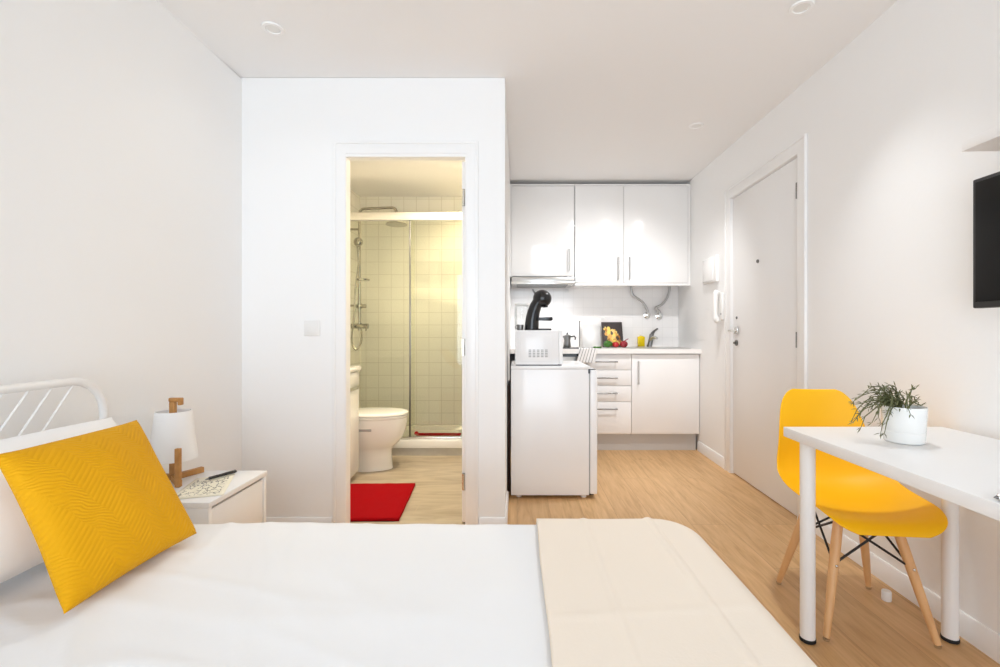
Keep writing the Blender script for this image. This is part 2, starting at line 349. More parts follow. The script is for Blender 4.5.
# ------------------------------------------------------------------ the room
XL, YF, YB, YW = -1.485, -1.25, 4.71, 2.51            # left wall, window wall behind, kitchen back wall, bathroom wall front
XP, BXL, BYB = -0.065, -1.56, 4.62                    # partition face, bathroom left wall, bathroom back wall
HC, HK = 2.425, 2.487                                 # ceiling heights: bedroom, kitchen end
struct('floor', MB().prism([(XL - .1, YF - .15), (1.85, YF - .15), (1.85, YB + .1), (XP - .10, YB + .1), (XP - .10, YW + .05), (XL - .1, YW + .05)], 'z', -0.1, 0), M['floor'])
struct('floor_bathroom', MB().box(BXL - .1, XP - .10, YW + .05, BYB + .1, -0.1, 0.0), M['bfloor'])
struct('ceiling', MB().prism([(YF - .15, HC), (2.2, HC), (YB + .1, HK + .002), (YB + .1, HK + .2), (YF - .15, HK + .2)], 'x', XL - .1, 1.85), M['ceil'])
struct('ceiling_bathroom', MB().box(BXL - .1, XP - .1, YW + .055, BYB + .1, 2.40, 2.424), M['ceil'])
struct('wall_left', MB().box(XL - .1, XL, YF - .15, YW, 0, HC), M['wall'])
DL, DR, DT = -0.923, -0.275, 2.020                     # bathroom doorway
struct('wall_bathroom', MB().prism([(XL - .1, 0), (DL, 0), (DL, DT), (DR, DT), (DR, 0), (XP, 0), (XP, HC + .006), (XL - .1, HC + .006)], 'y', YW, YW + .055), M['wall'])
struct('wall_partition', MB().box(XP - .1, XP, YW + .055, YB + .1, 0, HK - .04), M['wall'])
struct('wall_kitchen', MB().box(XP, 1.80, YB, YB + .1, 0, HK), M['wall'])
struct('trim_1', MB().box(XP + .001, RW(YB) - .004, YB - .008, YB, 0.905, 1.56), M['ktile'])       # tiled splashback
dA, dB, dT = 2.61, 3.485, 2.058                       # entrance doorway in the right wall
struct('wall_right', MB().prism([(YF - .15, 0), (dA, 0), (dA, dT), (dB, dT), (dB, 0), (YB + .1, 0), (YB + .1, HK), (YF - .15, HK)], 'x', 0, .14), M['wall'], rightwall=True)
struct('wall_bathroom_left', MB().box(BXL - .1, BXL, YW + .055, BYB + .1, 0, 2.42), M['btile_yz'])
struct('wall_bathroom_back', MB().box(BXL, XP - .1, BYB, BYB + .1, 0, 2.42), M['btile_xz'])
struct('wall_bathroom_right', MB().box(XP - .112, XP - .1, YW + .055, BYB, 0, 2.40), M['btile_yz'])
# window wall behind the camera: a wide balcony window
WX0, WX1, WZ1 = -1.25, 1.30, 2.25
struct('wall_front', MB().prism([(XL - .1, 0), (WX0, 0), (WX0, WZ1), (WX1, WZ1), (WX1, 0), (1.60, 0), (1.60, HC), (XL - .1, HC)], 'y', YF - .15, YF), M['wall'])
w = struct('window_1', MB().prism([(WX0, 0), (WX1, 0), (WX1, 0.06), (WX0, 0.06)], 'y', YF - .12, YF - .06), M['trim'])
for x in (WX0, -0.42, 0.44, WX1 - .05):
    part('window_frame', MB().box(x, x + .05, YF - .12, YF - .06, 0.06, WZ1 - .05), M['trim'], w)
part('window_frame', MB().box(WX0, WX1, YF - .12, YF - .06, WZ1 - .05, WZ1), M['trim'], w)
part('window_pane', MB().box(WX0 + .02, WX1 - .02, YF - .095, YF - .090, 0.05, WZ1 - .04), M['glass_win'], w)

# skirting
def skirt(name, p0, p1, h, t=0.012):
    # p0, p1: floor points on the wall face; room lies to the left of p0->p1
    d = (Vector((*p1, 0)) - Vector((*p0, 0))); n = Vector((-d.y, d.x, 0)).normalized(); mb = MB(); rings = []
    for p in (p0, p1):
        P = Vector((*p, 0)); rings.append([P, P + n * t, P + n * t + Vector((0, 0, h - .012)), P + n * t * .5 + Vector((0, 0, h)), P + Vector((0, 0, h))])
    struct(name, mb.rings(rings), M['trim'])
skirt('baseboard_left', (XL, YW), (XL, YF), 0.07)
skirt('baseboard_bathroom', (DL - .071, YW), (XL + .013, YW), 0.06)
skirt('baseboard_corner', (XP, YW), (DR + .071, YW), 0.06)
skirt('baseboard_right', (RW(YF), YF), (RW(2.52), 2.52), 0.085)
skirt('baseboard_kitchen', (RW(3.57), 3.57), (RW(4.15), 4.15), 0.085)
skirt('baseboard_partition', (XP, 2.93), (XP, YW), 0.06)
# architraves
def architrave(name, a, b, top, wd, axis, lo, hi, rightwall=False):
    poly = [(a - wd, 0), (a, 0), (a, top), (b, top), (b, 0), (b + wd, 0), (b + wd, top + wd), (a - wd, top + wd)]
    o = struct(name, MB().prism(poly, axis, lo, hi, 0.003), M['trim'], rightwall=rightwall)
    s2 = [(a - wd, 0), (a - wd + .016, 0), (a - wd + .016, top + wd - .016), (b + wd - .016, top + wd - .016), (b + wd - .016, 0), (b + wd, 0), (b + wd, top + wd), (a - wd, top + wd)]
    k = lo - .006
    part('outer_bead', MB().prism(s2, axis, k, lo + .001, 0.002), M['trim'], o, world=False)
    return o
architrave('trim_2', DL, DR, DT, 0.067, 'y', YW - .011, YW - .0005)
architrave('trim_3', dA, dB, dT, 0.082, 'x', -.012, -.0005, True)
struct('trim_4', MB().prism([(DL, 0), (DL + .003, 0), (DL + .003, DT - .016), (DR - .004, DT - .016), (DR - .004, 0), (DR, 0), (DR, DT), (DL, DT)], 'y', YW - .005, YW + .0555), M['trim'])

# ------------------------------------------------------------------ doors
d1 = struct('door_1', MB().box(.012, .052, dA + .004, dB - .004, .008, dT - .004, 0.002), M['door'], rightwall=True)
for z in (1.86, 1.015, 0.22):
    h = MB().cyl((.004, dA + .012, z - .045), (.004, dA + .012, z + .045), .008, n=12); h.box(-.002, .0125, dA + .012, dA + .03, z - .045, z + .045)
    part('hinge', h, M['dsteel'], d1, 'brushed metal hinge', world=False)
pp = MB().lathe([(.012, .012), (.012, .006), (.009, .003), (.005, .005)], (0, 3.10, 1.53), 16, 'x'); part('peephole', pp, M['dsteel'], d1, 'dark metal peephole', world=False)
hd = MB().box(.003, .012, 3.392, 3.446, 1.04, 1.095, .003)
ro = part('handle_plate', hd, M['alu'], d1, 'square satin metal plate', world=False)
lv = MB().tube(spline([(.006, 3.418, 1.066), (-.035, 3.418, 1.066), (-.052, 3.405, 1.066), (-.055, 3.37, 1.066), (-.055, 3.33, 1.066)], 5), .0095, 12)
part('handle', lv, M['alu'], ro, world=False)
lk = MB().lathe([(.022, .012), (.022, .006), (.018, .003)], (0, 3.418, .978), 20, 'x'); lk.cyl((.004, 3.418, .978), (-.012, 3.418, .978), .008, n=12); part('lock_cylinder', lk, M['dsteel'], d1, 'dark round lock cylinder', world=False)
lk = MB().lathe([(.010, .012), (.010, .008), (.006, .005)], (0, 3.415, 1.162), 16, 'x'); part('screw_cap', lk, M['dsteel'], d1, world=False)
d2 = struct('door_2', MB().box(DR - .029, DR - .007, YW + .058, YW + .69, .01, DT - .018, .002), M['trim'])
for z in (1.80, .975, .235):
    h = MB().cyl((DR - .018, YW + .050, z - .045), (DR - .018, YW + .050, z + .045), .0085, n=12); h.box(DR - .028, DR - .010, YW + .050, YW + .059, z - .045, z + .045)
    part('hinge', h, M['alu'], d2, 'brushed metal hinge')

# ------------------------------------------------------------------ ceiling lights
def downlight(x, y, z, label, lit=False, name='downlight', group='ceiling downlights'):
    t = thing(name, label, 'ceiling light', (x, y, z), group=group)
    part('trim_ring', MB().lathe([(.030, -.003), (.033, -.008), (.045, -.007), (.048, -.001)], (x, y, z), 32), M['trim'], t)
    part('lamp_lens', MB().lathe([(.001, -.0045), (.030, -.0045), (.030, -.001), (.001, -.001)], (x, y, z), 24), M['warm_lens'] if lit else M['lens'], t)
def cz(y): return HC if y < 2.2 else HC + (HK + .002 - HC) * (y - 2.2) / (YB + .1 - 2.2)
downlight(-1.095, 2.087, HC, 'round white ceiling downlight near the left wall, above the nightstand corner')
downlight(1.193, 1.95, HC, 'round white ceiling downlight near the right wall, at the top edge of the photo')
downlight(1.205, 3.13, cz(3.13) + .001, 'round white ceiling downlight in front of the kitchen, before the wall cabinets')

# ------------------------------------------------------------------ bed
BX0, BX1, BY0, BY1, BZ = -1.350, 0.527, 0.02, 1.425, 0.495
bed = thing('bed', 'white metal bed with slanting headboard bars against the left wall', 'bed', (-.4, .72, 0))
HX, HY0, HY1, HZ = -1.395, -0.11, 1.570, 0.906
R = .115
top = [(HX, HY0, 0.003), (HX, HY0, HZ - R)] + arc((HX, HY0 + R, HZ - R), R, PI, PI / 2, 10, 'yz')[1:] + arc((HX, HY1 - R, HZ - R), R, PI / 2, 0, 10, 'yz') + [(HX, HY1, .003)]
part('headboard_frame', MB().tube(top, .0128, 16), M['bedmetal'], bed)
part('headboard_rail', MB().cyl((HX, HY0 + .012, .47), (HX, HY1 - .012, .47), .012), M['bedmetal'], bed)
for k in range(23):
    yt = HY1 - .108 - k * .0665; yb = yt - .310; zt, zb = HZ - .011, .478
    if yb < HY0 + .02: f = (yt - HY0 - .02) / .310; zb = zt - (zt - zb) * f; yb = HY0 + .02
    if f < .15 if yb <= HY0 + .021 else False: continue
    part('headboard_bar', MB().cyl((HX, yt, zt), (HX, yb, zb), .0036, n=10), M['bedmetal'], bed)
part('bed_frame', MB().box(BX0 + .02, BX1 - .09, BY0 + .08, BY1 - .08, .22, .27, .005), M['bedmetal'], bed)
for x, y in ((BX1 - .09, BY0 + .08), (BX1 - .09, BY1 - .08), (-.4, BY0 + .08), (-.4, BY1 - .08)):
    part('leg', MB().cyl((x, y, .001), (x, y, .222), .016, .018, 16), M['bedmetal'], bed)
part('mattress', MB().prism([p[:2] for p in rr(BX0 + .02, BX1 - .045, BY0 + .03, BY1 - .03, .10, 0, 8)], 'z', .271, .455, .02), M['linen'], bed)

def cloth_over(x0, x1, y0, y1, ztop, drop, Rc, r, ux, uy, nz, nu, nv, wob, vneg=None):
    """a sheet lying on a box with rounded corners: ux, uy give the unrolled range; beyond the flat top it bends over radius r and hangs"""
    ix0, ix1, iy0, iy1 = x0 + Rc + r, x1 - Rc - r, y0 + Rc + r, y1 - Rc - r
    def f(u, v):
        px = ux[0] + (ux[1] - ux[0]) * u; py = uy[0] + (uy[1] - uy[0]) * v
        qx = min(max(px, ix0), ix1); qy = min(max(py, iy0), iy1); d = Vector((px - qx, py - qy)); L = d.length
        if L > 1e-9: d /= L
        if L <= Rc: ho, z = L, 0
        elif L <= Rc + r * PI / 2: a = (L - Rc) / r; ho, z = Rc + r * math.sin(a), r * (1 - math.cos(a))
        else: ho, z = Rc + r, r + (L - Rc - r * PI / 2)
        z = min(z, drop)
        hang = max(0, z - r)
        ho += .010 * hang / .3 * (1 + math.sin(px * 21 + py * 17)) * wob
        X, Y = qx + d.x * ho, qy + d.y * ho
        return (X, Y, ztop - z + nz(X, Y) * max(0, 1 - hang * 6))
    return f
def sheet_noise(x, y):
    a = noise.noise(Vector((x * 1.3, y * 1.6, 3.1))) * .006
    b = noise.noise(Vector((x * 7 + y * 3, y * 2.0 - x * .6, 1.0))); c = noise.noise(Vector((x * 2.2 - 4, y * 9 + x * 2, 5)))
    head = min(1, max(0, (-.2 - x) / .8)); k = min(1, max(0.05, (.05 - x) / .12))
    return a * k + k * .0055 * (1 - abs(b)) ** 6 * (.3 + head) + k * .0055 * (1 - abs(c)) ** 8 * (.25 + head)
f = cloth_over(BX0, BX1 - .022, BY0, BY1 - .016, BZ - .008, .30, .075, .045, (BX0 + .005, BX1 + .26), (BY0 - .26, BY1 + .26), sheet_noise, 150, 130, 0)
solo('bed_sheet', MB().grid(f, 190, 150), M['linen'], 'smooth white cotton sheet spread over the bed mattress', 'bed sheet', mods=(('SOLIDIFY', dict(thickness=.006, offset=1)),), ang=60)
def thr_noise(x, y): return .005 * math.exp(-((x - .405 + .01 * y) / .007) ** 2) + .003 * math.exp(-((x - .20) / .008) ** 2) + .0018 * math.exp(-((y - .90 - .1 * x) / .008) ** 2) + .0018 * noise.noise(Vector((x * 2.1, y * 1.7, 8))) + .001 * noise.noise(Vector((x * 6, y * 5, 2)))
g = cloth_over(BX0 - .1, BX1, BY0 - .012, BY1 + .006, BZ + .004, .33, .075, .055, (.058, BX1 + .28), (BY0 - .30, BY1 + .28), thr_noise, 60, 130, 1)
def throw(u, v):
    x, y, z = g(u, v)
    if u < .02: x += .004 * noise.noise(Vector((y * 4, 0, 0)))
    return (x, y, z)
solo('throw_blanket', MB().grid(throw, 150, 170), M['throw'], 'plain cream throw folded across the foot of the bed', 'blanket', mods=(('SOLIDIFY', dict(thickness=.007, offset=1)),), ang=60)

def cushion(corners, T, n, kx, ky, power=0.55, sag=None):
    BL, BR, TR, TL = [Vector(c) for c in corners]
    nrm = (BR - BL).cross(TL - BL).normalized(); mb = MB()
    def pt(u, v, side):
        a, b = 2 * u - 1, 2 * v - 1
        uu = .5 + (u - .5) * (1 - kx * (1 - b * b)); vv = .5 + (v - .5) * (1 - ky * (1 - a * a))
        p = (BL * (1 - uu) + BR * uu) * (1 - vv) + (TL * (1 - uu) + TR * uu) * vv
        t = ((1 - a * a) * (1 - b * b)) ** power * T
        t *= 1 + .12 * noise.noise(Vector((u * 3, v * 3, side * 4 + T * 50)))
        q = p + nrm * side * t
        if sag: q = sag(q)
        return q
    mb.grid(lambda u, v: pt(u, v, 1), n, n); mb.grid(lambda u, v: pt(1 - u, v, -1), n, n)
    bmesh.ops.remove_doubles(mb.bm, verts=mb.bm.verts, dist=1e-5)
    return mb
pw = cushion([(-1.085, .80, .530), (-1.085, 1.41, .530), (-1.285, 1.475, .792), (-1.285, .73, .792)], .085, 44, .03, .03, .42, sag=lambda q: Vector((max(q.x, HX + .022), q.y, max(q.z, .505))))
solo('pillow', pw, M['pillow'], 'white bed pillow propped against the metal headboard behind the yellow cushion', 'pillow', ang=80)
cu = cushion([(-.885, .908, .511), (-.874, 1.270, .513), (-1.100, 1.345, .808), (-1.102, .978, .804)], .062, 60, .10, .035, .42, sag=lambda q: Vector((q.x, q.y, max(q.z, .512))))
solo('cushion', cu, M['cushion'], 'mustard yellow quilted square cushion leaning on the white pillow', 'cushion', ang=80)

# ------------------------------------------------------------------ nightstand and what stands on it
NX0, NX1, NY0, NY1, NZ = -1.466, -1.066, 1.612, 1.985, .47
nst = thing('nightstand', 'small white nightstand with a drawer between bed and bathroom wall', 'nightstand', (-1.26, 1.8, 0))
part('top_panel', MB().box(NX0, NX1, NY0, NY1, NZ - .020, NZ, .002), M['matt'], nst)
part('side_panel', MB().box(NX0, NX1 - .004, NY0 + .001, NY0 + .019, 0.0, NZ - .0205, .0015), M['matt'], nst)
part('side_panel', MB().box(NX0, NX1 - .004, NY1 - .019, NY1 - .001, 0.0, NZ - .0205, .0015), M['matt'], nst)
part('back_panel', MB().box(NX0, NX0 + .008, NY0 + .02, NY1 - .02, .05, NZ - .021), M['matt'], nst)
part('shelf', MB().box(NX0 + .009, NX1 - .03, NY0 + .02, NY1 - .02, .06, .078), M['matt'], nst)
part('drawer', MB().box(NX1 - .024, NX1 - .008, NY0 + .021, NY1 - .021, .262, NZ - .032, .0015).box(NX0 + .02, NX1 - .026, NY0 + .03, NY1 - .03, .27, NZ - .06), M['matt'], nst)
LX, LY = -1.372, 1.858
lamp = thing('table_lamp', 'table lamp with white tapered shade on wooden cross feet, on the nightstand', 'lamp', (LX, LY, NZ))
def bar(p0, p1, w, h):
    p0, p1 = Vector(p0), Vector(p1); d = (p1 - p0).normalized(); s = d.cross(Vector((0, 0, 1))).normalized() * w / 2; u = Vector((0, 0, h / 2))
    return MB().rings([[p + s + u, p - s + u, p - s - u, p + s - u] for p in (p0, p1)])
fz = NZ + .0115
part('foot', bar((LX + .006, LY - .008, fz), (LX + .080, LY - .080, fz), .019, .022), M['oak'], lamp)
part('foot', bar((LX + .004, LY + .008, fz), (LX + .046, LY + .104, fz), .019, .0218), M['oak'], lamp)
part('foot', bar((LX - .006, LY, fz), (LX - .088, LY + .008, fz), .019, .0216), M['oak'], lamp)
part('post', MB().box(LX + .073, LX + .091, LY - .096, LY - .080, NZ + .001, NZ + .148, .002), M['oak'], lamp)
hk = MB().box(LX - .014, LX + .008, LY - .007, LY + .009, NZ + .0225, NZ + .312, .002); part('post', hk, M['oak'], lamp)
part('hook', MB().box(LX - .016, LX + .034, LY - .0085, LY + .0105, NZ + .3125, NZ + .328, .003).box(LX + .020, LX + .034, LY - .0085, LY + .0105, NZ + .299, NZ + .315, .003), M['oak'], lamp)
part('lamp_shade', MB().rings([[(LX + r * math.cos(a * 2 * PI / 48), LY + r * math.sin(a * 2 * PI / 48), NZ + z) for a in range(48)] for r, z in ((.0815, .085), (.062, .276), (.059, .276), (.0785, .085))], cap=False, closed=True), M['shade'], lamp)
part('shade_spider', MB().box(LX - .061, LX - .015, LY - .002, LY + .002, NZ + .265, NZ + .268).box(LX + .009, LX + .061, LY - .002, LY + .002, NZ + .265, NZ + .268), M['bedmetal'], lamp)
part('bulb', MB().ball((LX - .003, LY + .04, NZ + .19), .024, .024, .032), M['shade'], lamp)
pc = [Vector(p) for p in ((-1.226, 1.630, NZ), (-1.062, 1.680, NZ), (-1.168, 1.928, NZ), (-1.288, 1.868, NZ))]
def pap(dz):
    return lambda u, v: (pc[0] * (1 - u) + pc[1] * u) * (1 - v) + (pc[3] * (1 - u) + pc[2] * u) * v + Vector((0, 0, dz + .0015 * u * v))
solo('printed_sheet', MB().grid(pap(.0028), 10, 10), M['paper'], 'cream sheet of paper with black line drawings on the nightstand', 'paper', mods=(('SOLIDIFY', dict(thickness=.0012, offset=-1)),))
pe = thing('pen', 'black ballpoint pen lying on the cream sheet of paper', 'pen', (-1.2, 1.9, NZ + .012))
pa, pb = Vector((-1.222, 1.822, NZ + .0135)), Vector((-1.165, 1.930, NZ + .0135)); dv = pb - pa
part('barrel', MB().tube([pa + dv * .10, pa + dv * .12, pa + dv * .95, pb], [.004, .006, .006, .0045], 12), M['black'], pe)
part('tip', MB().tube([pa, pa + dv * .10], [.0008, .004], 10), M['dsteel'], pe, 'metal tip')
part('clip', MB().tube([pa + dv * .62 + Vector((0, 0, .0062)), pa + dv * .97 + Vector((0, 0, .0066))], .0013, 8), M['dsteel'], pe, 'metal clip')
sw = thing('light_switch', 'white square light switch on the wall left of the bathroom door', 'light switch', (-1.105, YW, 1.02))
sx0, sx1, sz0, sz1 = -1.147, -1.052, 1.042, 1.118
part('plate', MB().box(-1.146, -1.061, YW - .009, YW - .001, 1.038, 1.122, .003), M['plastic'], sw)
part('rocker', MB().box(-1.132, -1.075, YW - .013, YW - .0092, 1.052, 1.108, .002), M['plastic'], sw)

# ------------------------------------------------------------------ bathroom
TY = 3.625
to = thing('toilet', 'white ceramic toilet with closed lid in the bathroom', 'toilet', (-1.15, TY, 0))
def oval(xb, xf, hw, z, n=40, sq=2.6):
    cx = (xb + xf) / 2; a = (xf - xb) / 2; out = []
    for k in range(n):
        t = 2 * PI * k / n; c, s = math.cos(t), math.sin(t); p = 2 / 2.0 if c > 0 else 2 / 4.0
        out.append((cx + a * math.copysign(abs(c) ** p, c), TY + hw * math.copysign(abs(s) ** (2 / 2.3), s), z))
    return out
sec = [(0.001, -.966, .120), (.02, -.972, .116), (.10, -.978, .112), (.150, -.976, .114), (.175, -.955, .130), (.205, -.92, .150), (.25, -.888, .168), (.31, -.866, .180), (.37, -.857, .184), (.398, -.857, .184)]
part('bowl', MB().rings([oval(-1.42, xf, hw, z) for z, xf, hw in sec]), M['ceramic'], to, ang=60)
part('seat', MB().rings([oval(-1.34, -.853 + d, .186 + d, z) for d, z in ((-.006, .3985), (0, .404), (0, .414), (-.006, .419))]), M['ceramic'], to, ang=50)
part('lid', MB().rings([oval(-1.34, -.851 + d, .187 + d, z) for d, z in ((-.008, .4195), (0, .424), (0, .434), (-.012, .442), (-.05, .445))]), M['ceramic'], to, ang=50)
part('cistern', MB().box(BXL + .004, -1.38, TY - .19, TY + .19, .4, .76, .02, 3), M['ceramic'], to)
part('bolt_cover', MB().box(-1.20, -1.08, TY - .1835, TY - .16, .318, .338, .004), M['greyp'], to, 'grey slotted fixing cover')
va = thing('vanity_cabinet', 'white bathroom vanity unit just inside the doorway on the left', 'cabinet', (-1.38, 3.1, 0))
part('body', MB().box(BXL + .003, -1.173, 2.68, 3.40, .04, .775, .002), M['gloss'], va)
part('door', MB().box(-1.172, -1.154, 2.685, 3.395, .045, .655, .003), M['gloss'], va)
dr = part('drawer', MB().box(-1.172, -1.154, 2.685, 3.395, .672, .772, .003), M['gloss'], va)
part('handle', MB().box(-1.154, -1.142, 3.16, 3.36, .648, .668, .003), M['alu'], va)
part('plinth', MB().box(BXL + .003, -1.20, 2.70, 3.38, 0, .039), M['plinth'], va)
part('basin', MB().box(BXL + .003, -1.140, 2.67, 3.41, .776, .812, .008), M['ceramic'], va)
solo('bath_mat', MB().grid(lambda u, v: ((-1.17 + v * -.0 + u * (.470 + .040 * (1 - v)) + 0, 2.590 + v * .60 + .012 * u, .018 + .002 * noise.noise(Vector((u * 9, v * 9, 0))))), 40, 40), M['red'],
     'bright red bath mat on the bathroom floor inside the doorway', 'bath mat', mods=(('SOLIDIFY', dict(thickness=.017, offset=-1)),))
TR = thing('shower_tray', 'white shower tray on a grey tiled step at the back of the bathroom', 'shower tray', (-.86, 4.3, 0))
X0, X1 = BXL + .003, XP - .115
part('tray', MB().prism([(3.955, .068), (BYB - .003, .068), (BYB - .003, .135), (4.56, .135), (4.53, .10), (4.08, .10), (4.05, .135), (3.955, .135)], 'x', X0, X1, .003), M['ceramic'], TR)
part('tiled_step', MB().box(X0, X1, 3.972, 4.58, 0, .0675), M['gtile'], TR)
solo('shower_mat', MB().box(-.925, -.52, 4.10, 4.36, .1012, .110, .003), M['red'], 'folded red mat lying in the shower tray behind the glass', 'shower mat')
sc = thing('shower_screen', 'sliding glass shower screen with bright aluminium top rail', 'shower screen', (-.86, 4.0, .135))
part('top_rail', MB().box(X0, X1, 3.975, 4.03, 2.015, 2.082, .004), M['railalu'], sc)
part('bottom_rail', MB().box(X0, X1, 3.985, 4.025, .1355, .158, .003), M['alu'], sc)
part('fixed_pane', MB().box(X0 + .005, -.885, 4.014, 4.020, .159, 2.014), M['glass_shower'], sc)
sp_ = part('sliding_pane', MB().box(-.916, X1 - .005, 3.992, 3.998, .159, 2.014), M['glass_shower'], sc)
part('edge_profile', MB().box(-.926, -.913, 3.987, 4.004, .159, 2.014, .002), M['dsteel'], sp_)
for x in (-.86, -.30): part('roller', MB().lathe([(.001, -.004), (.018, -.004), (.018, .004), (.001, .004)], (x, 3.982, .19), 18, 'y'), M['chrome'], sp_)
SX, SY = -1.456, 4.30
sh = thing('shower_column', 'chrome shower column with rain head and hand shower on the left tiled wall', 'shower', (SX, SY, .9))
part('riser', MB().tube([(SX, SY, 1.09), (SX, SY, 2.15)] + arc((SX + .045, SY, 2.15), .045, PI, PI / 2, 6, 'xz')[1:] + [(SX + .30, SY, 2.205)] + arc((SX + .30, SY, 2.165), .04, PI / 2, 0, 6, 'xz')[1:] + [(SX + .34, SY, 2.075)], .0125, 12), M['dchrome'], sh)
part('rain_head', MB().lathe([(.001, 2.080), (.018, 2.080), (.024, 2.062), (.095, 2.056), (.097, 2.046), (.001, 2.044)], (SX + .34, SY, 0), 32), M['dchrome'], sh)
for z in (2.005, 1.30):
    part('wall_bracket', MB().cyl((BXL + .001, SY, z), (SX + .012, SY, z), .010, n=12).lathe([(.028, .0), (.028, .010), (.012, .016)], (BXL + .001, SY, z), 20, 'x'), M['dchrome'], sh)
part('slider', MB().cyl((SX - .03, SY, 1.295), (SX + .06, SY, 1.295), .017, n=16).cyl((SX, SY, 1.27), (SX, SY, 1.32), .018, n=16), M['dchrome'], sh)
part('soap_shelf', MB().lathe([(.001, 1.53), (.055, 1.53), (.058, 1.545), (.05, 1.538), (.001, 1.537)], (SX + .035, SY, 0), 24), M['dchrome'], sh)
mx_ = part('mixer', MB().cyl((SX - .075, SY, 1.11), (SX + .08, SY, 1.11), .024, n=20).cyl((SX, SY, 1.07), (SX, SY, 1.14), .018, n=16), M['dchrome'], sh)
part('lever', MB().tube([(SX + .055, SY - .02, 1.115), (SX + .085, SY - .06, 1.10), (SX + .09, SY - .095, 1.07)], [.010, .008, .006], 10), M['dchrome'], mx_)
part('hand_shower', MB().tube([(SX + .005, SY - .035, 1.70), (SX + .002, SY - .045, 1.80), (SX + .004, SY - .06, 1.86)], [.010, .011, .014], 12).ball((SX + .012, SY - .07, 1.875), .042, .030, .042, 18), M['dchrome'], sh)
part('hose', MB().tube(spline([(SX + .005, SY - .035, 1.70), (SX - .02, SY - .05, 1.45), (SX - .03, SY - .055, 1.2), (SX - .055, SY - .05, .98), (SX - .02, SY - .045, .895), (SX + .025, SY - .03, .96), (SX + .02, SY - .01, 1.09)], 8), .008, 10), M['dchrome'], sh)
downlight(-.95, 3.25, 2.40, 'lit warm ceiling light of the bathroom above the toilet side', True)
downlight(-.50, 3.50, 2.40, 'lit warm ceiling light of the bathroom right before the shower rail', True)
downlight(-.36, 4.25, 2.40, 'added lit warm ceiling light inside the shower, out of view', True)  # added fitting for the unseen fill light in the shower

# ------------------------------------------------------------------ kitchen: wall units
UF, UB = 4.345, YB - .009
KX0, KX1 = -.0635, RW(4.5) - .008
cab = thing('wall_cabinet', 'high gloss white single-door wall cabinet above the cooker hood', 'cabinet', (.24, 4.5, 1.57))
part('body', MB().box(KX0, .536, UF + .022, UB, 1.572, 2.438, .001), M['gloss'], cab)
part('frame_panel', MB().prism([(KX0, 1.572), (KX0 + .012, 1.572), (KX0 + .012, 2.424), (.536, 2.424), (.536, 2.438), (KX0, 2.438)], 'y', UF, UF + .021), M['gloss'], cab)
dd = part('door', MB().box(KX0 + .0145, .532, UF, UF + .020, 1.578, 2.418, .002), M['gloss'], cab)
def vhandle(x, z0, z1, y, parent, r=.0055):
    part('handle', MB().tube([(x, y, z0 + .004), (x, y - .028, z0 + .004)], r * .9, 10).tube([(x, y, z1 - .004), (x, y - .028, z1 - .004)], r * .9, 10).cyl((x, y - .028, z0), (x, y - .028, z1), r, n=12), M['steel'], parent, 'brushed steel bar handle')
vhandle(.487, 1.625, 1.825, UF, dd)
cab2 = thing('wall_cabinet', 'high gloss white two-door wall cabinet beside the entrance wall, above the sink', 'cabinet', (1.08, 4.5, 1.49))
part('body', MB().box(.540, KX1, UF + .022, UB, 1.520, 2.438, .001), M['gloss'], cab2)
part('frame_panel', MB().prism([(.540, 1.490), (KX1, 1.490), (KX1, 2.438), (.540, 2.438), (.540, 2.424), (KX1 - .022, 2.424), (KX1 - .022, 1.512), (.540, 1.512)], 'y', UF, UF + .021), M['gloss'], cab2)
dA_ = part('door', MB().box(.544, .996, UF, UF + .020, 1.515, 2.421, .002), M['gloss'], cab2)
dB_ = part('door', MB().box(1.000, KX1 - .025, UF, UF + .020, 1.515, 2.421, .002), M['gloss'], cab2)
vhandle(.946, 1.545, 1.755, UF, dA_); vhandle(1.050, 1.545, 1.755, UF, dB_)
hood = thing('cooker_hood', 'slim stainless cooker hood under the single-door wall cabinet', 'cooker hood', (.24, 4.5, 1.5))
part('body', MB().box(KX0 + .012, .534, UF - .012, UB, 1.503, 1.570, .004), M['steel'], hood)
part('front_strip', MB().box(KX0 + .010, .535, UF - .026, UF - .0125, 1.500, 1.525, .003), M['alu'], hood)
part('filter', MB().box(KX0 + .06, .48, UF + .03, UB - .06, 1.497, 1.5025), M['dsteel'], hood)

# base units, fridge run
BFY = 4.115; WT = .905
dcab = thing('drawer_cabinet', 'white base cabinet with four drawers and steel bar handles', 'cabinet', (.83, 4.4, 0))
part('body', MB().box(.620, 1.013, BFY + .021, UB, .148, .864, .001), M['matt'], dcab)
for z0, z1, zh in ((.158, .436, .378), (.440, .578, .516), (.582, .718, .652), (.722, .858, .794)):
    dw = part('drawer', MB().box(.624, 1.012, BFY, BFY + .020, z0, z1, .0015), M['matt'], dcab)
    part('handle', MB().tube([(.700, BFY, zh), (.700, BFY - .03, zh)], .005, 8).tube([(.876, BFY, zh), (.876, BFY - .03, zh)], .005, 8).cyl((.690, BFY - .03, zh), (.886, BFY - .03, zh), .0055, n=12), M['dsteel'], dw, 'dull steel bar handle')
part('plinth', MB().box(.622, 1.013, BFY + .045, BFY + .06, 0, .1475), M['plinth'], dcab)
scab = thing('sink_cabinet', 'white one-door base cabinet under the sink beside the entrance wall', 'cabinet', (1.3, 4.4, 0))
sb = MB().box(1.017, 1.030, BFY + .021, UB, .148, .864).box(1.602, 1.617, BFY + .021, UB, .148, .864).box(1.031, 1.601, BFY + .021, UB, .148, .163).box(1.031, 1.601, UB - .012, UB, .164, .864)
part('body', sb, M['matt'], scab)
sd = part('door', MB().box(1.016, 1.613, BFY, BFY + .020, .158, .858, .0015), M['matt'], scab)
vhandle(1.072, .595, .800, BFY, sd)
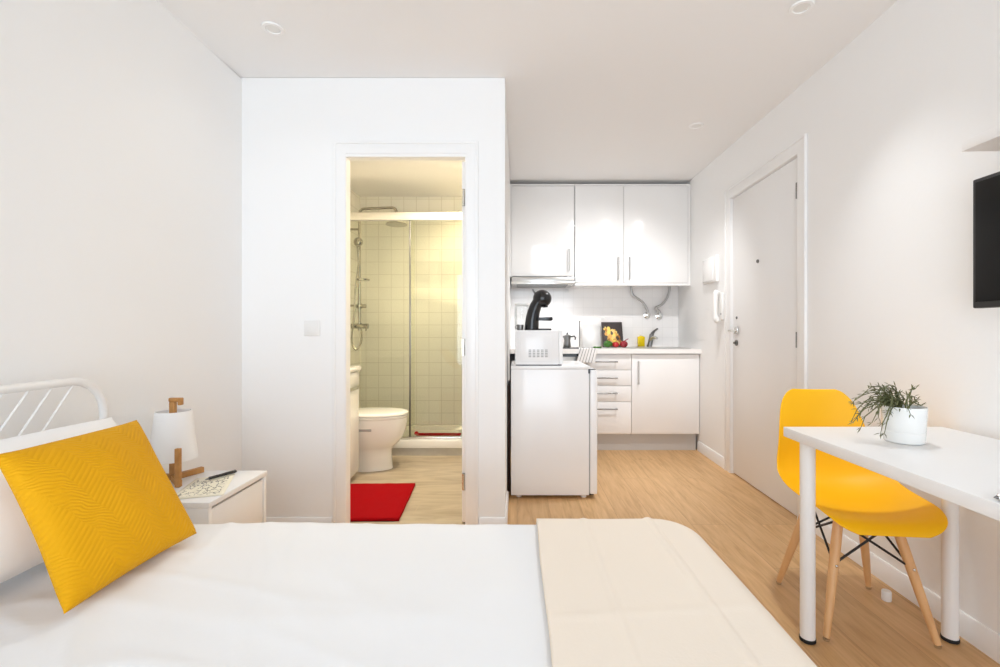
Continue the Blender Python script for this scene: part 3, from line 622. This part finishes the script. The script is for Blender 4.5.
part('plinth', MB().box(1.014, 1.600, BFY + .045, BFY + .06, 0, .1475), M['plinth'], scab)
# worktop with sink cut-out
def slab_hole(xs, ys, z0, z1):
    t = bmesh.new(); V = {}
    for i, x in enumerate(xs):
        for j, y in enumerate(ys): V[i, j] = t.verts.new((x, y, z0))
    fs = [t.faces.new((V[i, j], V[i + 1, j], V[i + 1, j + 1], V[i, j + 1])) for i in range(3) for j in range(3) if (i, j) != (1, 1)]
    r = bmesh.ops.extrude_face_region(t, geom=fs); bmesh.ops.translate(t, vec=(0, 0, z1 - z0), verts=[e for e in r['geom'] if isinstance(e, bmesh.types.BMVert)])
    bmesh.ops.recalc_face_normals(t, faces=t.faces); return MB()._join(t)
solo('worktop', slab_hole([XP + .006, 1.10, 1.50, 1.619], [BFY - .03, 4.25, 4.60, UB], .866, WT), M['worktop'], 'white laminate kitchen worktop running under the tiled splashback', 'worktop')
sink = thing('sink', 'stainless steel inset sink in the worktop beside the entrance wall', 'sink', (1.3, 4.42, .76))
part('basin', MB().rings([rr(1.03, 1.57, 4.15, 4.66, .06, WT + .001), rr(1.03, 1.57, 4.15, 4.66, .06, WT + .004), rr(1.105, 1.495, 4.255, 4.595, .05, WT + .004), rr(1.115, 1.485, 4.265, 4.585, .05, WT - .13), rr(1.2, 1.4, 4.35, 4.5, .04, WT - .135)]), M['steel'], sink)
part('drain', MB().lathe([(.001, 0), (.035, 0), (.035, .003), (.001, .003)], (1.3, 4.43, WT - .134), 20), M['chrome'], sink)
fau = thing('tap', 'chrome mixer tap with tilted body behind the sink', 'tap', (1.255, 4.622, WT + .004))
fx, fy, fz = 1.318, 4.628, WT + .0045
part('body', MB().tube([(fx, fy, fz), (fx, fy, fz + .012), (fx + .004, fy, fz + .013), (fx + .022, fy - .008, fz + .125)], [.027, .027, .023, .022], 18), M['dsteel'], fau)
part('spout', MB().tube(spline([(fx + .008, fy - .01, fz + .06), (fx + .02, fy - .07, fz + .095), (fx + .03, fy - .15, fz + .085)], 5), [.014] * 10 + [.012], 12), M['steel'], fau)
part('lever', MB().tube([(fx + .023, fy - .008, fz + .126), (fx + .04, fy - .03, fz + .155), (fx + .058, fy - .075, fz + .178)], [.018, .012, .009], 12), M['dsteel'], fau)
# oven and hob left of the drawers
ov = thing('oven', 'built-in steel oven behind the fridge, left of the drawers', 'oven', (.28, 4.4, 0))
part('body', MB().box(-.02, .600, BFY + .05, UB - .01, 0, .10).box(-.02, .600, BFY + .022, UB - .01, .1005, .864), M['dsteel'], ov)
od = part('door', MB().box(-.018, .616, BFY, BFY + .02, .20, .735, .003), M['steel'], ov)
part('handle', MB().cyl((.05, BFY - .035, .70), (.55, BFY - .035, .70), .009, n=12).cyl((.08, BFY - .035, .70), (.08, BFY, .70), .006, n=8).cyl((.52, BFY - .035, .70), (.52, BFY, .70), .006, n=8), M['black'], od, 'black bar handle')
part('control_panel', MB().box(-.018, .616, BFY, BFY + .02, .74, .838, .002), M['steel'], ov)
part('gap_strip', MB().box(-.018, .616, BFY + .004, BFY + .02, .839, .8635), M['black'], ov, 'black strip under the worktop')
solo('hob', MB().box(.02, .56, 4.20, 4.64, WT + .0005, WT + .008, .002), M['hob'], 'black glass hob set on the worktop left of the sink', 'hob')

# fridge
FR = thing('fridge', 'white under-counter fridge standing side-on at the kitchen entrance', 'fridge', (.24, 3.27, 0))
fx0, fx1, fy0, fy1, fz1 = -.038, .458, 2.95, 3.48, .822
part('body', MB().box(fx0, fx1, fy0, fy1, .022, fz1, .004), M['enamel'], FR)
part('top_panel', MB().box(fx0 - .002, fx1 + .006, fy0 - .002, fy1 + .002, fz1 + .0005, .842, .005), M['enamel'], FR)
fd = part('door', MB().box(fx1 + .006, fx1 + .052, fy0, fy1, .028, .818, .008, 3), M['enamel'], FR)
part('hinge', MB().box(fx1 - .012, fx1 + .042, fy0 + .004, fy0 + .05, .8185, .8216).box(fx1 - .006, fx1 + .005, fy0 - .0015, fy0 + .05, .795, .8215), M['black'], FR, 'black door hinge')
part('hinge', MB().box(fx1 - .006, fx1 + .030, fy0 + .004, fy0 + .05, .0225, .0275), M['black'], FR, 'black door hinge')
part('gasket', MB().box(fx1 + .0005, fx1 + .0055, fy0 + .006, fy1 - .006, .03, .81), M['greyp'], FR, 'grey door seal')
for x, y in ((fx0 + .05, fy0 + .05), (fx1 - .03, fy0 + .04), (fx0 + .05, fy1 - .05), (fx1 - .03, fy1 - .05)):
    part('foot', MB().cyl((x, y, 0), (x, y, .022), .018, n=14), M['plastic'], FR)

# microwave (its side towards us) and what stands on it
MW = thing('microwave', 'white microwave oven with side vents on top of the fridge', 'microwave', (.14, 3.27, .842))
mx0, mx1, my0, my1, mz0, mz1 = -.0128, .268, 2.978, 3.43, .849, 1.070
part('body', MB().box(mx0, mx1, my0, my1, mz0, mz1, .005), M['enamel'], MW)
part('side_embossing', MB().box(mx0 + .035, mx1 - .045, my0 - .0035, my0 + .002, mz0 + .02, mz1 - .03, .003), M['enamel'], MW)
part('door', MB().box(mx1 + .0005, mx1 + .026, my0 + .002, my1 - .002, mz0 + .001, mz1 - .001, .004), M['enamel'], MW)
for gx in range(5):
    for r_ in range(5):
        x = .074 + gx * .0262; z = .898 + r_ * .0105
        part('vent_slot', MB().box(x, x + .0175, my0 - .0045, my0 - .003, z, z + .0058), M['greyp'], MW, 'grey vent slot')
for x, y in ((mx0 + .03, my0 + .04), (mx1 - .01, my0 + .04), (mx0 + .03, my1 - .04), (mx1 - .01, my1 - .04)):
    part('foot', MB().cyl((x, y, .8425), (x, y, mz0), .016, n=14), M['rubber'], MW)
part('base_plate', MB().box(mx0 + .006, mx1 + .018, my0 + .006, my1 - .006, mz0 - .006, mz0 - .0005), M['black'], MW, 'dark base edge')
cm = thing('coffee_machine', 'black capsule coffee machine with round head on top of the microwave', 'coffee machine', (.12, 3.17, mz1))
SM = 465 / 3.17
def cmx(p): return (p - VX) / SM
def cmz(p): return mz1 + (330.3 - p) / SM
def ring(cx, cz, rx, ry, tilt, n=28):
    return [(cx + rx * math.cos(a) * math.cos(tilt), 3.17 + ry * math.sin(a), cz + rx * math.cos(a) * math.sin(tilt)) for a in (2 * PI * k / n for k in range(n))]
part('body', MB().rings([ring(cmx(531.5), mz1 + .001, .048, .052, 0), ring(cmx(531.6), cmz(327), .049, .053, 0), ring(cmx(532.2), cmz(319), .046, .050, -.05), ring(cmx(533.6), cmz(312), .043, .047, -.15), ring(cmx(535.6), cmz(306), .040, .044, -.35), ring(cmx(538.5), cmz(301.5), .040, .043, -.6), ring(cmx(541), cmz(299), .036, .04, -.8)]), M['black'], cm, ang=60)
part('head', MB().ball((cmx(542.2), 3.17, cmz(298.6)), .064, .056, .060, 32), M['black'], cm, ang=80)
part('nozzle', MB().cyl((cmx(545), 3.17, cmz(303)), (cmx(545.5), 3.17, cmz(307.5)), .022, .016, 18), M['black'], cm)
part('lever', MB().tube([(cmx(536.5), 3.17, cmz(295)), (cmx(533.6), 3.17, cmz(291.5)), (cmx(532.6), 3.17, cmz(289.2))], [.009, .006, .005], 10), M['dsteel'], cm, 'grey locking lever')
part('cup_shelf', MB().prism([(cmx(537.5), cmz(317.6)), (cmx(552), cmz(317.2)), (cmx(552.4), cmz(320)), (cmx(551), cmz(321)), (cmx(537.5), cmz(320.6))], 'y', 3.125, 3.215, .002), M['black'], cm)
part('drip_tray', MB().box(cmx(537), cmx(551), 3.125, 3.215, mz1 + .001, mz1 + .012, .003), M['black'], cm)
jar = thing('glass_jar', 'clear glass jar behind the coffee machine on the microwave', 'jar', (.035, 3.37, mz1))
jx, jy = .035, 3.385
part('body', MB().rings([[(jx + r * math.cos(a * 2 * PI / 32), jy + r * math.sin(a * 2 * PI / 32), mz1 + z) for a in range(32)] for r, z in ((.001, .001), (.050, .001), (.054, .01), (.054, .16), (.050, .178), (.047, .178), (.050, .158), (.050, .012), (.001, .006))], cap=False), M['glass_jar'], jar)
part('lid', MB().lathe([(.001, .1785), (.050, .1785), (.052, .182), (.052, .194), (.048, .198), (.001, .198)], (jx, jy, mz1), 32), M['plastic'], jar, 'white lid')
mug = thing('mug', 'small dark mug at the left edge of the microwave top', 'mug', (.022, 3.20, mz1))
gx, gy = .022, 3.14
part('body', MB().rings([[(gx + r * math.cos(a * 2 * PI / 28), gy + r * math.sin(a * 2 * PI / 28), mz1 + z) for a in range(28)] for r, z in ((.001, .001), (.018, .001), (.021, .004), (.023, .038), (.020, .038), (.018, .006), (.001, .005))], cap=False), M['dsteel'], mug)
part('handle', MB().tube([(gx - .021 - .012 * math.sin(t * PI / 8), gy - .004, mz1 + .009 + .024 * t / 8) for t in range(9)], .0028, 8), M['dsteel'], mug)
solo('baking_tray', MB().box(-.0625, -.0480, 3.08, 3.46, .40, 1.10, .003), M['brown'], 'dark tray standing upright in the gap between fridge and wall', 'tray')
bpy.data.objects['baking_tray'].location.z = 0.001

# on the worktop
pot = thing('moka_pot', 'small dark metal coffee pot on the worktop beside the microwave', 'coffee pot', (.50, 4.40, WT + .009))
ppx, ppy, ppz = .475, 4.40, WT + .0085
part('body', MB().lathe([(.036, 0), (.038, .004), (.030, .055), (.029, .060), (.037, .105), (.036, .108), (.004, .122)], (ppx, ppy, ppz), 12), M['dsteel'], pot)
part('knob', MB().ball((ppx, ppy, ppz + .129), .007, .007, .009, 12), M['black'], pot)
part('handle', MB().tube([(ppx + .034, ppy, ppz + .096), (ppx + .066, ppy, ppz + .104), (ppx + .078, ppy, ppz + .088), (ppx + .074, ppy, ppz + .066)], [.006, .007, .007, .005], 10), M['black'], pot, 'black handle')
part('spout', MB().prism([(ppx - .034, ppz + .085), (ppx - .052, ppz + .108), (ppx - .034, ppz + .107)], 'y', ppy - .01, ppy + .01), M['dsteel'], pot)
holder = thing('towel_rod', 'thin upright steel rod stand on the worktop behind the striped cloth', 'kitchen stand', (.62, 4.55, WT))
rx_ = (579.6 - VX) * 4.5 / FPX
part('rod', MB().cyl((rx_, 4.5, WT + .006), (rx_, 4.5, WT + .250), .0045, n=10).ball((rx_, 4.5, WT + .252), .007, .007, .007, 10), M['dsteel'], holder)
part('base', MB().lathe([(.05, .0005), (.05, .006), (.046, .008), (.004, .008)], (rx_, 4.5, WT), 24), M['steel'], holder)
def leaning(name, x0, x1, z0, h, y0, lean, t, m, label, cat):
    """a thin board standing on the worktop, leaning back by lean"""
    mb = MB().grid(lambda u, v: (x0 + (x1 - x0) * u, y0 + lean * v, z0 + h * v), 1, 1)
    return solo(name, mb, m, label, cat, mods=(('SOLIDIFY', dict(thickness=t, offset=-1)),))
leaning('chopping_board', .650, .830, WT + .001, .215, 4.585, .07, .010, M['plastic'], 'white chopping board leaning on the tiles left of the food picture', 'chopping board')
leaning('food_picture', .803 + .04, 1.048, WT + .001, .248, 4.565, .085, .006, M['food'], 'dark picture board printed with food, leaning on the tiled wall', 'picture')
kn = thing('knife', 'kitchen knife with green handle lying on the worktop left of the vegetables', 'knife', (.75, 4.30, WT))
part('blade', MB().prism([(.60, 4.295), (.70, 4.286), (.702, 4.306), (.64, 4.306)], 'z', WT + .006, WT + .0085), M['dsteel'], kn)
part('handle', MB().tube([(.702, 4.296, WT + .008), (.715, 4.296, WT + .009), (.775, 4.298, WT + .009), (.782, 4.298, WT + .009)], [.006, .0085, .0085, .005], 12), M['green'], kn, 'green handle')
def veg(name, x, y, r, m, label, cat, lobes=0, sq=1.0):
    t = thing(name, label, cat, (x, y, WT))
    rings = []
    for i in range(13):
        a = PI * i / 12; z = WT + .001 + r * sq * (1 - math.cos(a)) - (.12 * r if i == 12 else 0); rad = max(.001, r * math.sin(a)) if i < 12 else .002
        rings.append([(x + rad * math.cos(k * 2 * PI / 30) * (1 + lobes * math.cos(4 * k * 2 * PI / 30)), y + rad * math.sin(k * 2 * PI / 30) * (1 + lobes * math.cos(4 * k * 2 * PI / 30)), z) for k in range(30)])
    part('flesh', MB().rings(rings), m, t, ang=80)
    zt = WT + .001 + 2 * r * sq
    return t, zt
t, zt = veg('green_pepper', .872, 4.46, .042, M['green'], 'green bell pepper in front of the food picture', 'vegetable', .06, .82)
part('stem', MB().tube([(.872, 4.46, zt - .012), (.874, 4.458, zt + .004), (.880, 4.455, zt + .012)], [.006, .004, .005], 8), M['stalk'], t)
t, zt = veg('tomato', .948, 4.47, .033, M['redveg'], 'bright red tomato between the green pepper and the dark red onion', 'vegetable', .0, .85)
part('stem', MB().tube([(.948, 4.47, zt - .008), (.948, 4.47, zt + .004)], [.004, .002], 8), M['stalk'], t)
t, zt = veg('red_onion', 1.022, 4.45, .038, M['darkred'], 'dark red onion with a stalk at the right end of the vegetables', 'vegetable', .0, .88)
part('stem', MB().tube([(1.022, 4.45, zt - .012), (1.04, 4.45, zt + .004), (1.066, 4.45, zt + .018)], [.008, .005, .003], 8), M['darkred'], t)
so = thing('soap_bottle', 'yellow dish soap bottle with white pump left of the tap', 'soap bottle', (1.197, 4.66, WT))
bx, by = 1.190, 4.50 + .175
bx, by = (641.5 - VX) * 4.64 / FPX, 4.655
part('bottle', MB().rings([rr(bx - w_, bx + w_, by - d_, by + d_, min(w_, d_) * .35, WT + z) for w_, d_, z in ((.032, .018, .0045), (.034, .020, .009), (.034, .020, .098), (.030, .018, .104), (.012, .012, .108), (.012, .012, .112))]), M['soap'], so)
part('pump', MB().cyl((bx, by, WT + .1125), (bx, by, WT + .132), .009, n=14).cyl((bx + .004, by, WT + .130), (bx - .024, by - .004, WT + .128), .004, n=8), M['plastic'], so, 'white pump cap')
# cloth hanging over the worktop edge
def cloth(u, v):
    x = .545 + .150 * u + .018 * (1 - v) ; L = v * .20
    if L < .075: y, z = BFY - .034 + .075 - L, WT + .005
    else: y, z = BFY - .042 - .004 * math.sin(u * 9), WT + .005 - (L - .075)
    x += max(0, L - .075) * (-.25 + .1 * u)
    return (x, y, z + .002 * math.sin(u * 12) * (1 if L < .075 else 0) + .002)
solo('tea_towel', MB().grid(cloth, 24, 40), M['stripe'], 'white tea towel with dark stripes hanging over the worktop edge', 'towel', mods=(('SOLIDIFY', dict(thickness=.003, offset=0)),), ang=60)
# water pipes on the splashback
def pipe(pts, label, vx, vz):
    t = thing('water_pipe', label, 'pipe', (vx, YB - .03, vz), group='water pipes under the wall cabinet')
    part('hose', MB().tube(spline(pts, 8), .0115, 12), M['pipe'], t)
    v = part('valve', MB().lathe([(.034, .0012), (.034, -.008), (.018, -.012), (.016, -.045), (.006, -.047)], (vx, YB - .0085, vz), 20, 'y').cyl((vx, YB - .035, vz - .005), (vx, YB - .035, vz + .035), .011, n=12), M['chrome'], t)
    return t, v
DW = YB - .045; sw_ = FPX / DW
def wp(px, py, d=0): return ((px - VX) / sw_, DW - d, CAMZ - (py - VY) / sw_)
x, y, z = wp(648, 315); pipe([wp(631, 284.0), wp(631.2, 289), wp(633, 295), wp(638.5, 299), wp(643, 302.5), wp(646.5, 308), (x, y, z + .02)], 'left grey water pipe ending in a chrome valve below the wall cabinet', x, z)
x, y, z = wp(660, 316); t, v = pipe([wp(669.5, 284.0), wp(669.5, 290), wp(667, 298), wp(662, 304.5), wp(656, 307.5), wp(656.5, 309), wp(659, 311), (x, y, z + .025)], 'right grey water pipe with a tap cross handle below the wall cabinet', x, z)
part('cross_handle', MB().cyl((x - .045, DW - .018, z + .04), (x - .005, DW - .012, z + .045), .005, n=8).cyl((x - .035, DW - .016, z + .025), (x - .03, DW - .016, z + .06), .005, n=8), M['chrome'], v)
def hook(px, py, label):
    x, y, z = wp(px, py); t = thing('wall_hook', label, 'hook', (x, YB - .009, z), group='small hooks on the splashback')
    part('plate', MB().box(x - .018, x + .018, YB - .0145, YB - .0088, z - .018, z + .018, .004), M['plastic'], t)
    part('peg', MB().cyl((x, YB - .0146, z), (x, YB - .032, z), .006, n=10), M['plastic'], t)
hook(603.5, 318.5, 'small white hook above the food picture'); hook(672, 307, 'small white hook on the tiles right of the water pipes'); hook(567.5, 290.5, 'small white hook just below the cooker hood')

# ------------------------------------------------------------------ things on the right wall (wall-local coordinates)
def wthing(name, label, cat, y, z):
    t = thing(name, label, cat, (RW(0), 0, 0), -TH); return t
t = wthing('fuse_box', 'white fuse box on the wall between kitchen and entrance door', 'fuse box', 3.8, 1.5)
part('body', MB().box(-.028, -.001, 3.70, 3.975, 1.462, 1.672, .004), M['plastic'], t, world=False)
part('cover', MB().box(-.036, -.0285, 3.745, 3.965, 1.475, 1.660, .004), M['gloss'], t, world=False)
t = wthing('intercom', 'white intercom handset on the wall beside the entrance door', 'intercom', 3.62, 1.2)
part('base', MB().box(-.026, -.001, 3.588, 3.672, 1.150, 1.362, .008, 3), M['plastic'], t, world=False)
part('handset', MB().tube(spline([(-.042, 3.632, 1.135), (-.056, 3.632, 1.17), (-.060, 3.632, 1.26), (-.056, 3.632, 1.345), (-.042, 3.632, 1.378)], 6), [.016] + [.022] * 6 + [.018] * 12 + [.022] * 5 + [.016], 16), M['plastic'], t, world=False)
part('button', MB().box(-.0285, -.0262, 3.598, 3.612, 1.19, 1.204, .001), M['greyp'], t, 'grey button', world=False)
tv = wthing('television', 'black flat television mounted on the right wall under the shelf', 'television', 1.1, 1.1)
part('casing', MB().box(-.105, -.073, .74, 1.478, 1.137, 1.545, .004), M['matblack'], tv, world=False)
part('screen', MB().box(-.1072, -.1053, .752, 1.466, 1.156, 1.533, .0005), M['screen'], tv, 'dark glossy screen', world=False)
part('wall_bracket', MB().box(-.0725, -.001, .98, 1.24, 1.24, 1.44, .003), M['matblack'], tv, world=False)
t = wthing('wall_shelf', 'white floating wall shelf above the television', 'shelf', 1.0, 1.59)
part('board', MB().box(-.245, -.001, .45, 1.362, 1.592, 1.622, .002), M['matt'], t, world=False)
part('wall_rail', MB().box(-.025, -.001, .50, 1.31, 1.568, 1.5915, .002), M['matt'], t, world=False)

# ------------------------------------------------------------------ desk
DX0, DX1, DY0, DY1, DZ = .955, 1.524, .467, 1.667, .722
desk = thing('desk', 'white desk with round legs along the right wall', 'desk', (1.25, 1.07, 0))
part('tabletop', MB().box(DX0, DX1, DY0, DY1, DZ - .034, DZ, .0015), M['gloss'] if False else M['matt'], desk)
for x, y in ((1.000, 1.600), (1.492, 1.602), (1.003, .53), (1.478, .53)):
    lg = part('leg', MB().cyl((x, y, .013), (x, y, DZ - .038), .0235, n=28).box(x - .03, x + .03, y - .03, y + .03, DZ - .038, DZ - .0345), M['bedmetal'], desk)
    part('foot', MB().lathe([(.024, .0005), (.0255, .003), (.0255, .012), (.02, .0129)], (x, y, 0), 28), M['rubber'], lg, 'black rubber foot')
pl = thing('potted_plant', 'trailing green plant in a white pot on the desk', 'plant', (1.19, 1.425, DZ))
px_, py_ = 1.198, 1.440
part('pot', MB().rings([[(px_ + r * math.cos(a * 2 * PI / 48), py_ + r * math.sin(a * 2 * PI / 48), DZ + z) for a in range(48)] for r, z in ((.001, .001), (.048, .001), (.051, .004), (.0535, .034), (.0525, .0355), (.0535, .037), (.0565, .108), (.0565, .111), (.0535, .111), (.052, .095), (.001, .093))], cap=False), M['ceramic'], pl)
part('soil', MB().lathe([(.001, .0935), (.050, .0935), (.051, .0955), (.001, .098)], (px_, py_, DZ), 32), M['soil'], pl)
lf = MB()
def needle(p, d, L, w):
    d = d.normalized(); s = d.cross(Vector((.3, .2, 1))).normalized() * w; u = s.cross(d).normalized() * w * .55; b = p + d * L * .5 + Vector((0, 0, L * .06))
    lf.rings([[p + s * .25, p + u * .25, p - s * .25, p - u * .25], [b + s, b + u, b - s, b - u], [p + d * L + s * .15, p + d * L + u * .15, p + d * L - s * .15, p + d * L - u * .15]])
rnd = random.Random(4)
for k in range(40):
    a = rnd.uniform(0, 2 * PI); left = k < 30
    if left: a = rnd.gauss(PI * 1.0, .6)
    st = Vector((px_ + .035 * math.cos(a) * rnd.random(), py_ + .035 * math.sin(a) * rnd.random(), DZ + .094))
    reach = rnd.uniform(.03, .135 if left else .045); rise = rnd.uniform(.03, .07 if not left else .085); droop = rnd.uniform(.0, .15) * (reach / .12) if left else rnd.uniform(-.02, .02)
    out = Vector((math.cos(a), math.sin(a) * .8, 0)); pts = []
    for i in range(7):
        t_ = i / 6; q = st + out * (reach * t_) + Vector((0, 0, rise * math.sin(min(1, t_ * 1.5) * PI / 2) - droop * t_ * t_)); q += Vector((rnd.gauss(0, .003), rnd.gauss(0, .003), rnd.gauss(0, .002)))
        rad = math.hypot(q.x - px_, q.y - py_)
        if rad < .07: q.z = max(q.z, DZ + .096 if rad < .052 else DZ + .118)
        q.z = max(q.z, DZ + .012); pts.append(q)
    lf.tube(pts, [.0016] * 6 + [.0009], 6)
    for i in range(1, 7):
        d = (pts[i] - pts[i - 1]).normalized()
        for j in range(2 if i < 6 else 3):
            dd_ = d + Vector((rnd.gauss(0, .7), rnd.gauss(0, .6), rnd.gauss(.15, .55))); L = rnd.uniform(.012, .023); tip = pts[i] + dd_.normalized() * L
            if tip.z > DZ + .004 and not (math.hypot(tip.x - px_, tip.y - py_) < .066 and tip.z < DZ + .114): needle(pts[i], dd_, L, .0019)
part('foliage', lf, M['leaf'], pl, ang=60)
pn = thing('silver_pen', 'silver pen on the desk at the right edge of the photo', 'pen', (1.0, .93, DZ))
part('barrel', MB().tube([(.966, .935, DZ + .0085), (.972, .935, DZ + .0085), (1.09, .945, DZ + .0085), (1.10, .946, DZ + .0085)], [.004, .0078, .0078, .003], 12), M['chrome'], pn)
part('tip', MB().tube([(.958, .934, DZ + .0085), (.966, .935, DZ + .0085)], [.001, .004], 10), M['dsteel'], pn)
solo('door_stop', MB().lathe([(.016, .0005), (.017, .003), (.017, .034), (.015, .038), (.004, .039)], (1.462, 1.84, 0), 24), M['plastic'], 'small white door stop on the floor behind the chair', 'door stop')

# ------------------------------------------------------------------ yellow shell chair (faces -y before turning)
ch = thing('chair', 'yellow plastic shell chair with beech legs tucked at the desk end', 'chair', (1.259, 1.763, 0), math.radians(-6))
prof = [(-.262, .812), (-.258, .796), (-.250, .755), (-.238, .69), (-.222, .60), (-.202, .515), (-.165, .455), (-.10, .424), (-.02, .415), (.07, .420), (.15, .430), (.208, .426), (.236, .410), (.245, .393)]
wid = [.086, .116, .145, .164, .181, .201, .210, .215, .217, .215, .206, .186, .152, .108]
cur = [.010, .016, .026, .040, .055, .068, .074, .066, .054, .042, .028, .014, .004, 0]
cp = spline([(a, b, 0) for a, b in prof], 4); wp_ = spline([(a, 0, 0) for a in wid], 4); kp = spline([(a, 0, 0) for a in cur], 4); N = len(cp) - 1
def shell(u, v):
    i = min(N, int(round(u * N))); a = cp[max(0, i - 1)]; b = cp[min(N, i + 1)]; tg = (b - a).normalized(); nr = Vector((-tg.y, tg.x, 0))
    if nr.x + nr.y < 0: nr = -nr
    s = 2 * v - 1; w = wp_[i].x * s; p = cp[i] + nr * kp[i].x * abs(s) ** 2.2
    return (w, -p.x, p.y)
part('shell', MB().grid(shell, N, 28), M['yellow'], ch, world=False, ang=80, mods=(('SOLIDIFY', dict(thickness=.006, offset=0)), ('SUBSURF', dict(levels=1, render_levels=2))))
tops = {}; feet = {}
for sx in (-1, 1):
    for sy in (-1, 1):
        T = Vector((sx * .092, sy * .095 - .005, .396)); B = Vector((sx * .176, sy * .180 - .002, .0105)); tops[sx, sy] = T; feet[sx, sy] = B
        l = part('leg', MB().tube([B, B.lerp(T, .35), B.lerp(T, .75), T], [.0105, .0145, .0165, .0155], 18), M['beech'], ch, world=False)
        part('glide', MB().cyl(B - Vector((0, 0, .010)), B + Vector((0, 0, .0005)), .0095, .0112, 14), M['alu'], l, 'pale metal glide', world=False)
        q = B.lerp(T, .60); part('bolt', MB().ball(q + Vector((0, sy * .0165, 0)), .0055, .004, .0055, 10), M['alu'], l, 'small metal bolt', world=False)
def strut(a, b): part('strut', MB().tube([a, b], .0042, 8), M['matblack'], ch, 'black wire strut', world=False)
ks = list(tops)
for a, b in (((-1, -1), (1, -1)), ((1, -1), (1, 1)), ((1, 1), (-1, 1)), ((-1, 1), (-1, -1))):
    for p, q in ((a, b), (b, a)): strut(tops[p] * 1 + Vector((0, 0, -.012)), feet[q].lerp(tops[q], .60) + Vector((0, 0, 0)))
for a, b in (((-1, -1), (1, -1)), ((1, 1), (-1, 1))): strut(tops[a] + Vector((0, 0, -.004)), tops[b] + Vector((0, 0, -.004)))
part('seat_mount', MB().box(-.10, .10, -.105, .095, .3975, .404, .002), M['matblack'], ch, world=False)

# ------------------------------------------------------------------ light
def area(name, loc, rot, sx, sy, power, col):
    L = bpy.data.lights.new(name, 'AREA'); L.shape = 'RECTANGLE'; L.size = sx; L.size_y = sy; L.energy = power; L.color = col
    o = bpy.data.objects.new(name, L); C.objects.link(o); o.location = loc; o.rotation_euler = rot; return o
area('daylight', (.02, YF - .22, 1.15), (PI / 2, 0, 0), 2.5, 2.15, 53, (0.82, 0.93, 1.07))
def spot(name, loc, power, col, r=.03, size=150):
    L = bpy.data.lights.new(name, 'SPOT'); L.energy = power; L.color = col; L.shadow_soft_size = r; L.spot_size = math.radians(size); L.spot_blend = 1.0
    o = bpy.data.objects.new(name, L); C.objects.link(o); o.location = loc; return o
spot('bathroom_lamp', (-.95, 3.25, 2.385), 36, (1, .88, .68)); spot('bathroom_lamp', (-.50, 3.50, 2.385), 64, (1, .86, .62)); spot('shower_fill', (-.36, 4.25, 2.385), 24, (1, .82, .52))  # last one: unseen fill added to brighten the dim shower tiles
spot('downlight_lamp', (-1.095, 2.087, HC - .012), 2, (.93, .97, 1), .04, 125)
o = spot('downlight_lamp', (1.193, 1.95, HC - .012), 40, (.93, .97, 1), .05, 105)
o.rotation_euler = Vector((-.22, -.12, -1)).to_track_quat('-Z', 'Y').to_euler()
o = spot('downlight_lamp', (1.205, 3.13, cz(3.13) - .012), 92, (.98, .985, .99), .06, 108)
o.rotation_euler = Vector((-.60, 1.0, -1.75)).to_track_quat('-Z', 'Y').to_euler()
spot('splash_fill', (.08, 4.42, 1.49), 4, (1, .98, .96), .05, 168); spot('splash_fill', (.42, 4.42, 1.49), 5, (1, .98, .96), .05, 168)  # two fills added under the hood to brighten the splashback
wd = bpy.data.worlds.new('World'); bpy.context.scene.world = wd; wd.use_nodes = True
wd.node_tree.nodes['Background'].inputs[0].default_value = (.95, .97, 1, 1); wd.node_tree.nodes['Background'].inputs[1].default_value = 1.0

# ------------------------------------------------------------------ camera and view
cam = bpy.data.cameras.new('camera'); co = bpy.data.objects.new('camera', cam); C.objects.link(co)
cam.sensor_fit = 'HORIZONTAL'; cam.sensor_width = 36; cam.lens = FPX / 1000 * 36; cam.clip_start = .02
cam.shift_x = -(VX - 500) / 1000; cam.shift_y = (VY - 333.5) / 1000
co.location = (0, 0, CAMZ); co.rotation_euler = (PI / 2, 0, 0)
S = bpy.context.scene; S.camera = co
S.view_settings.view_transform = 'Standard'; S.view_settings.look = 'None'; S.view_settings.gamma = 1; S.view_settings.use_curve_mapping = False
S.view_settings.exposure = 0.68
S.cycles.use_denoising = True; S.cycles.max_bounces = 14; S.cycles.diffuse_bounces = 8; S.cycles.glossy_bounces = 6; S.cycles.transparent_max_bounces = 12; S.cycles.transmission_bounces = 8
S.cycles.caustics_reflective = False; S.cycles.caustics_refractive = False; S.cycles.sample_clamp_indirect = 6
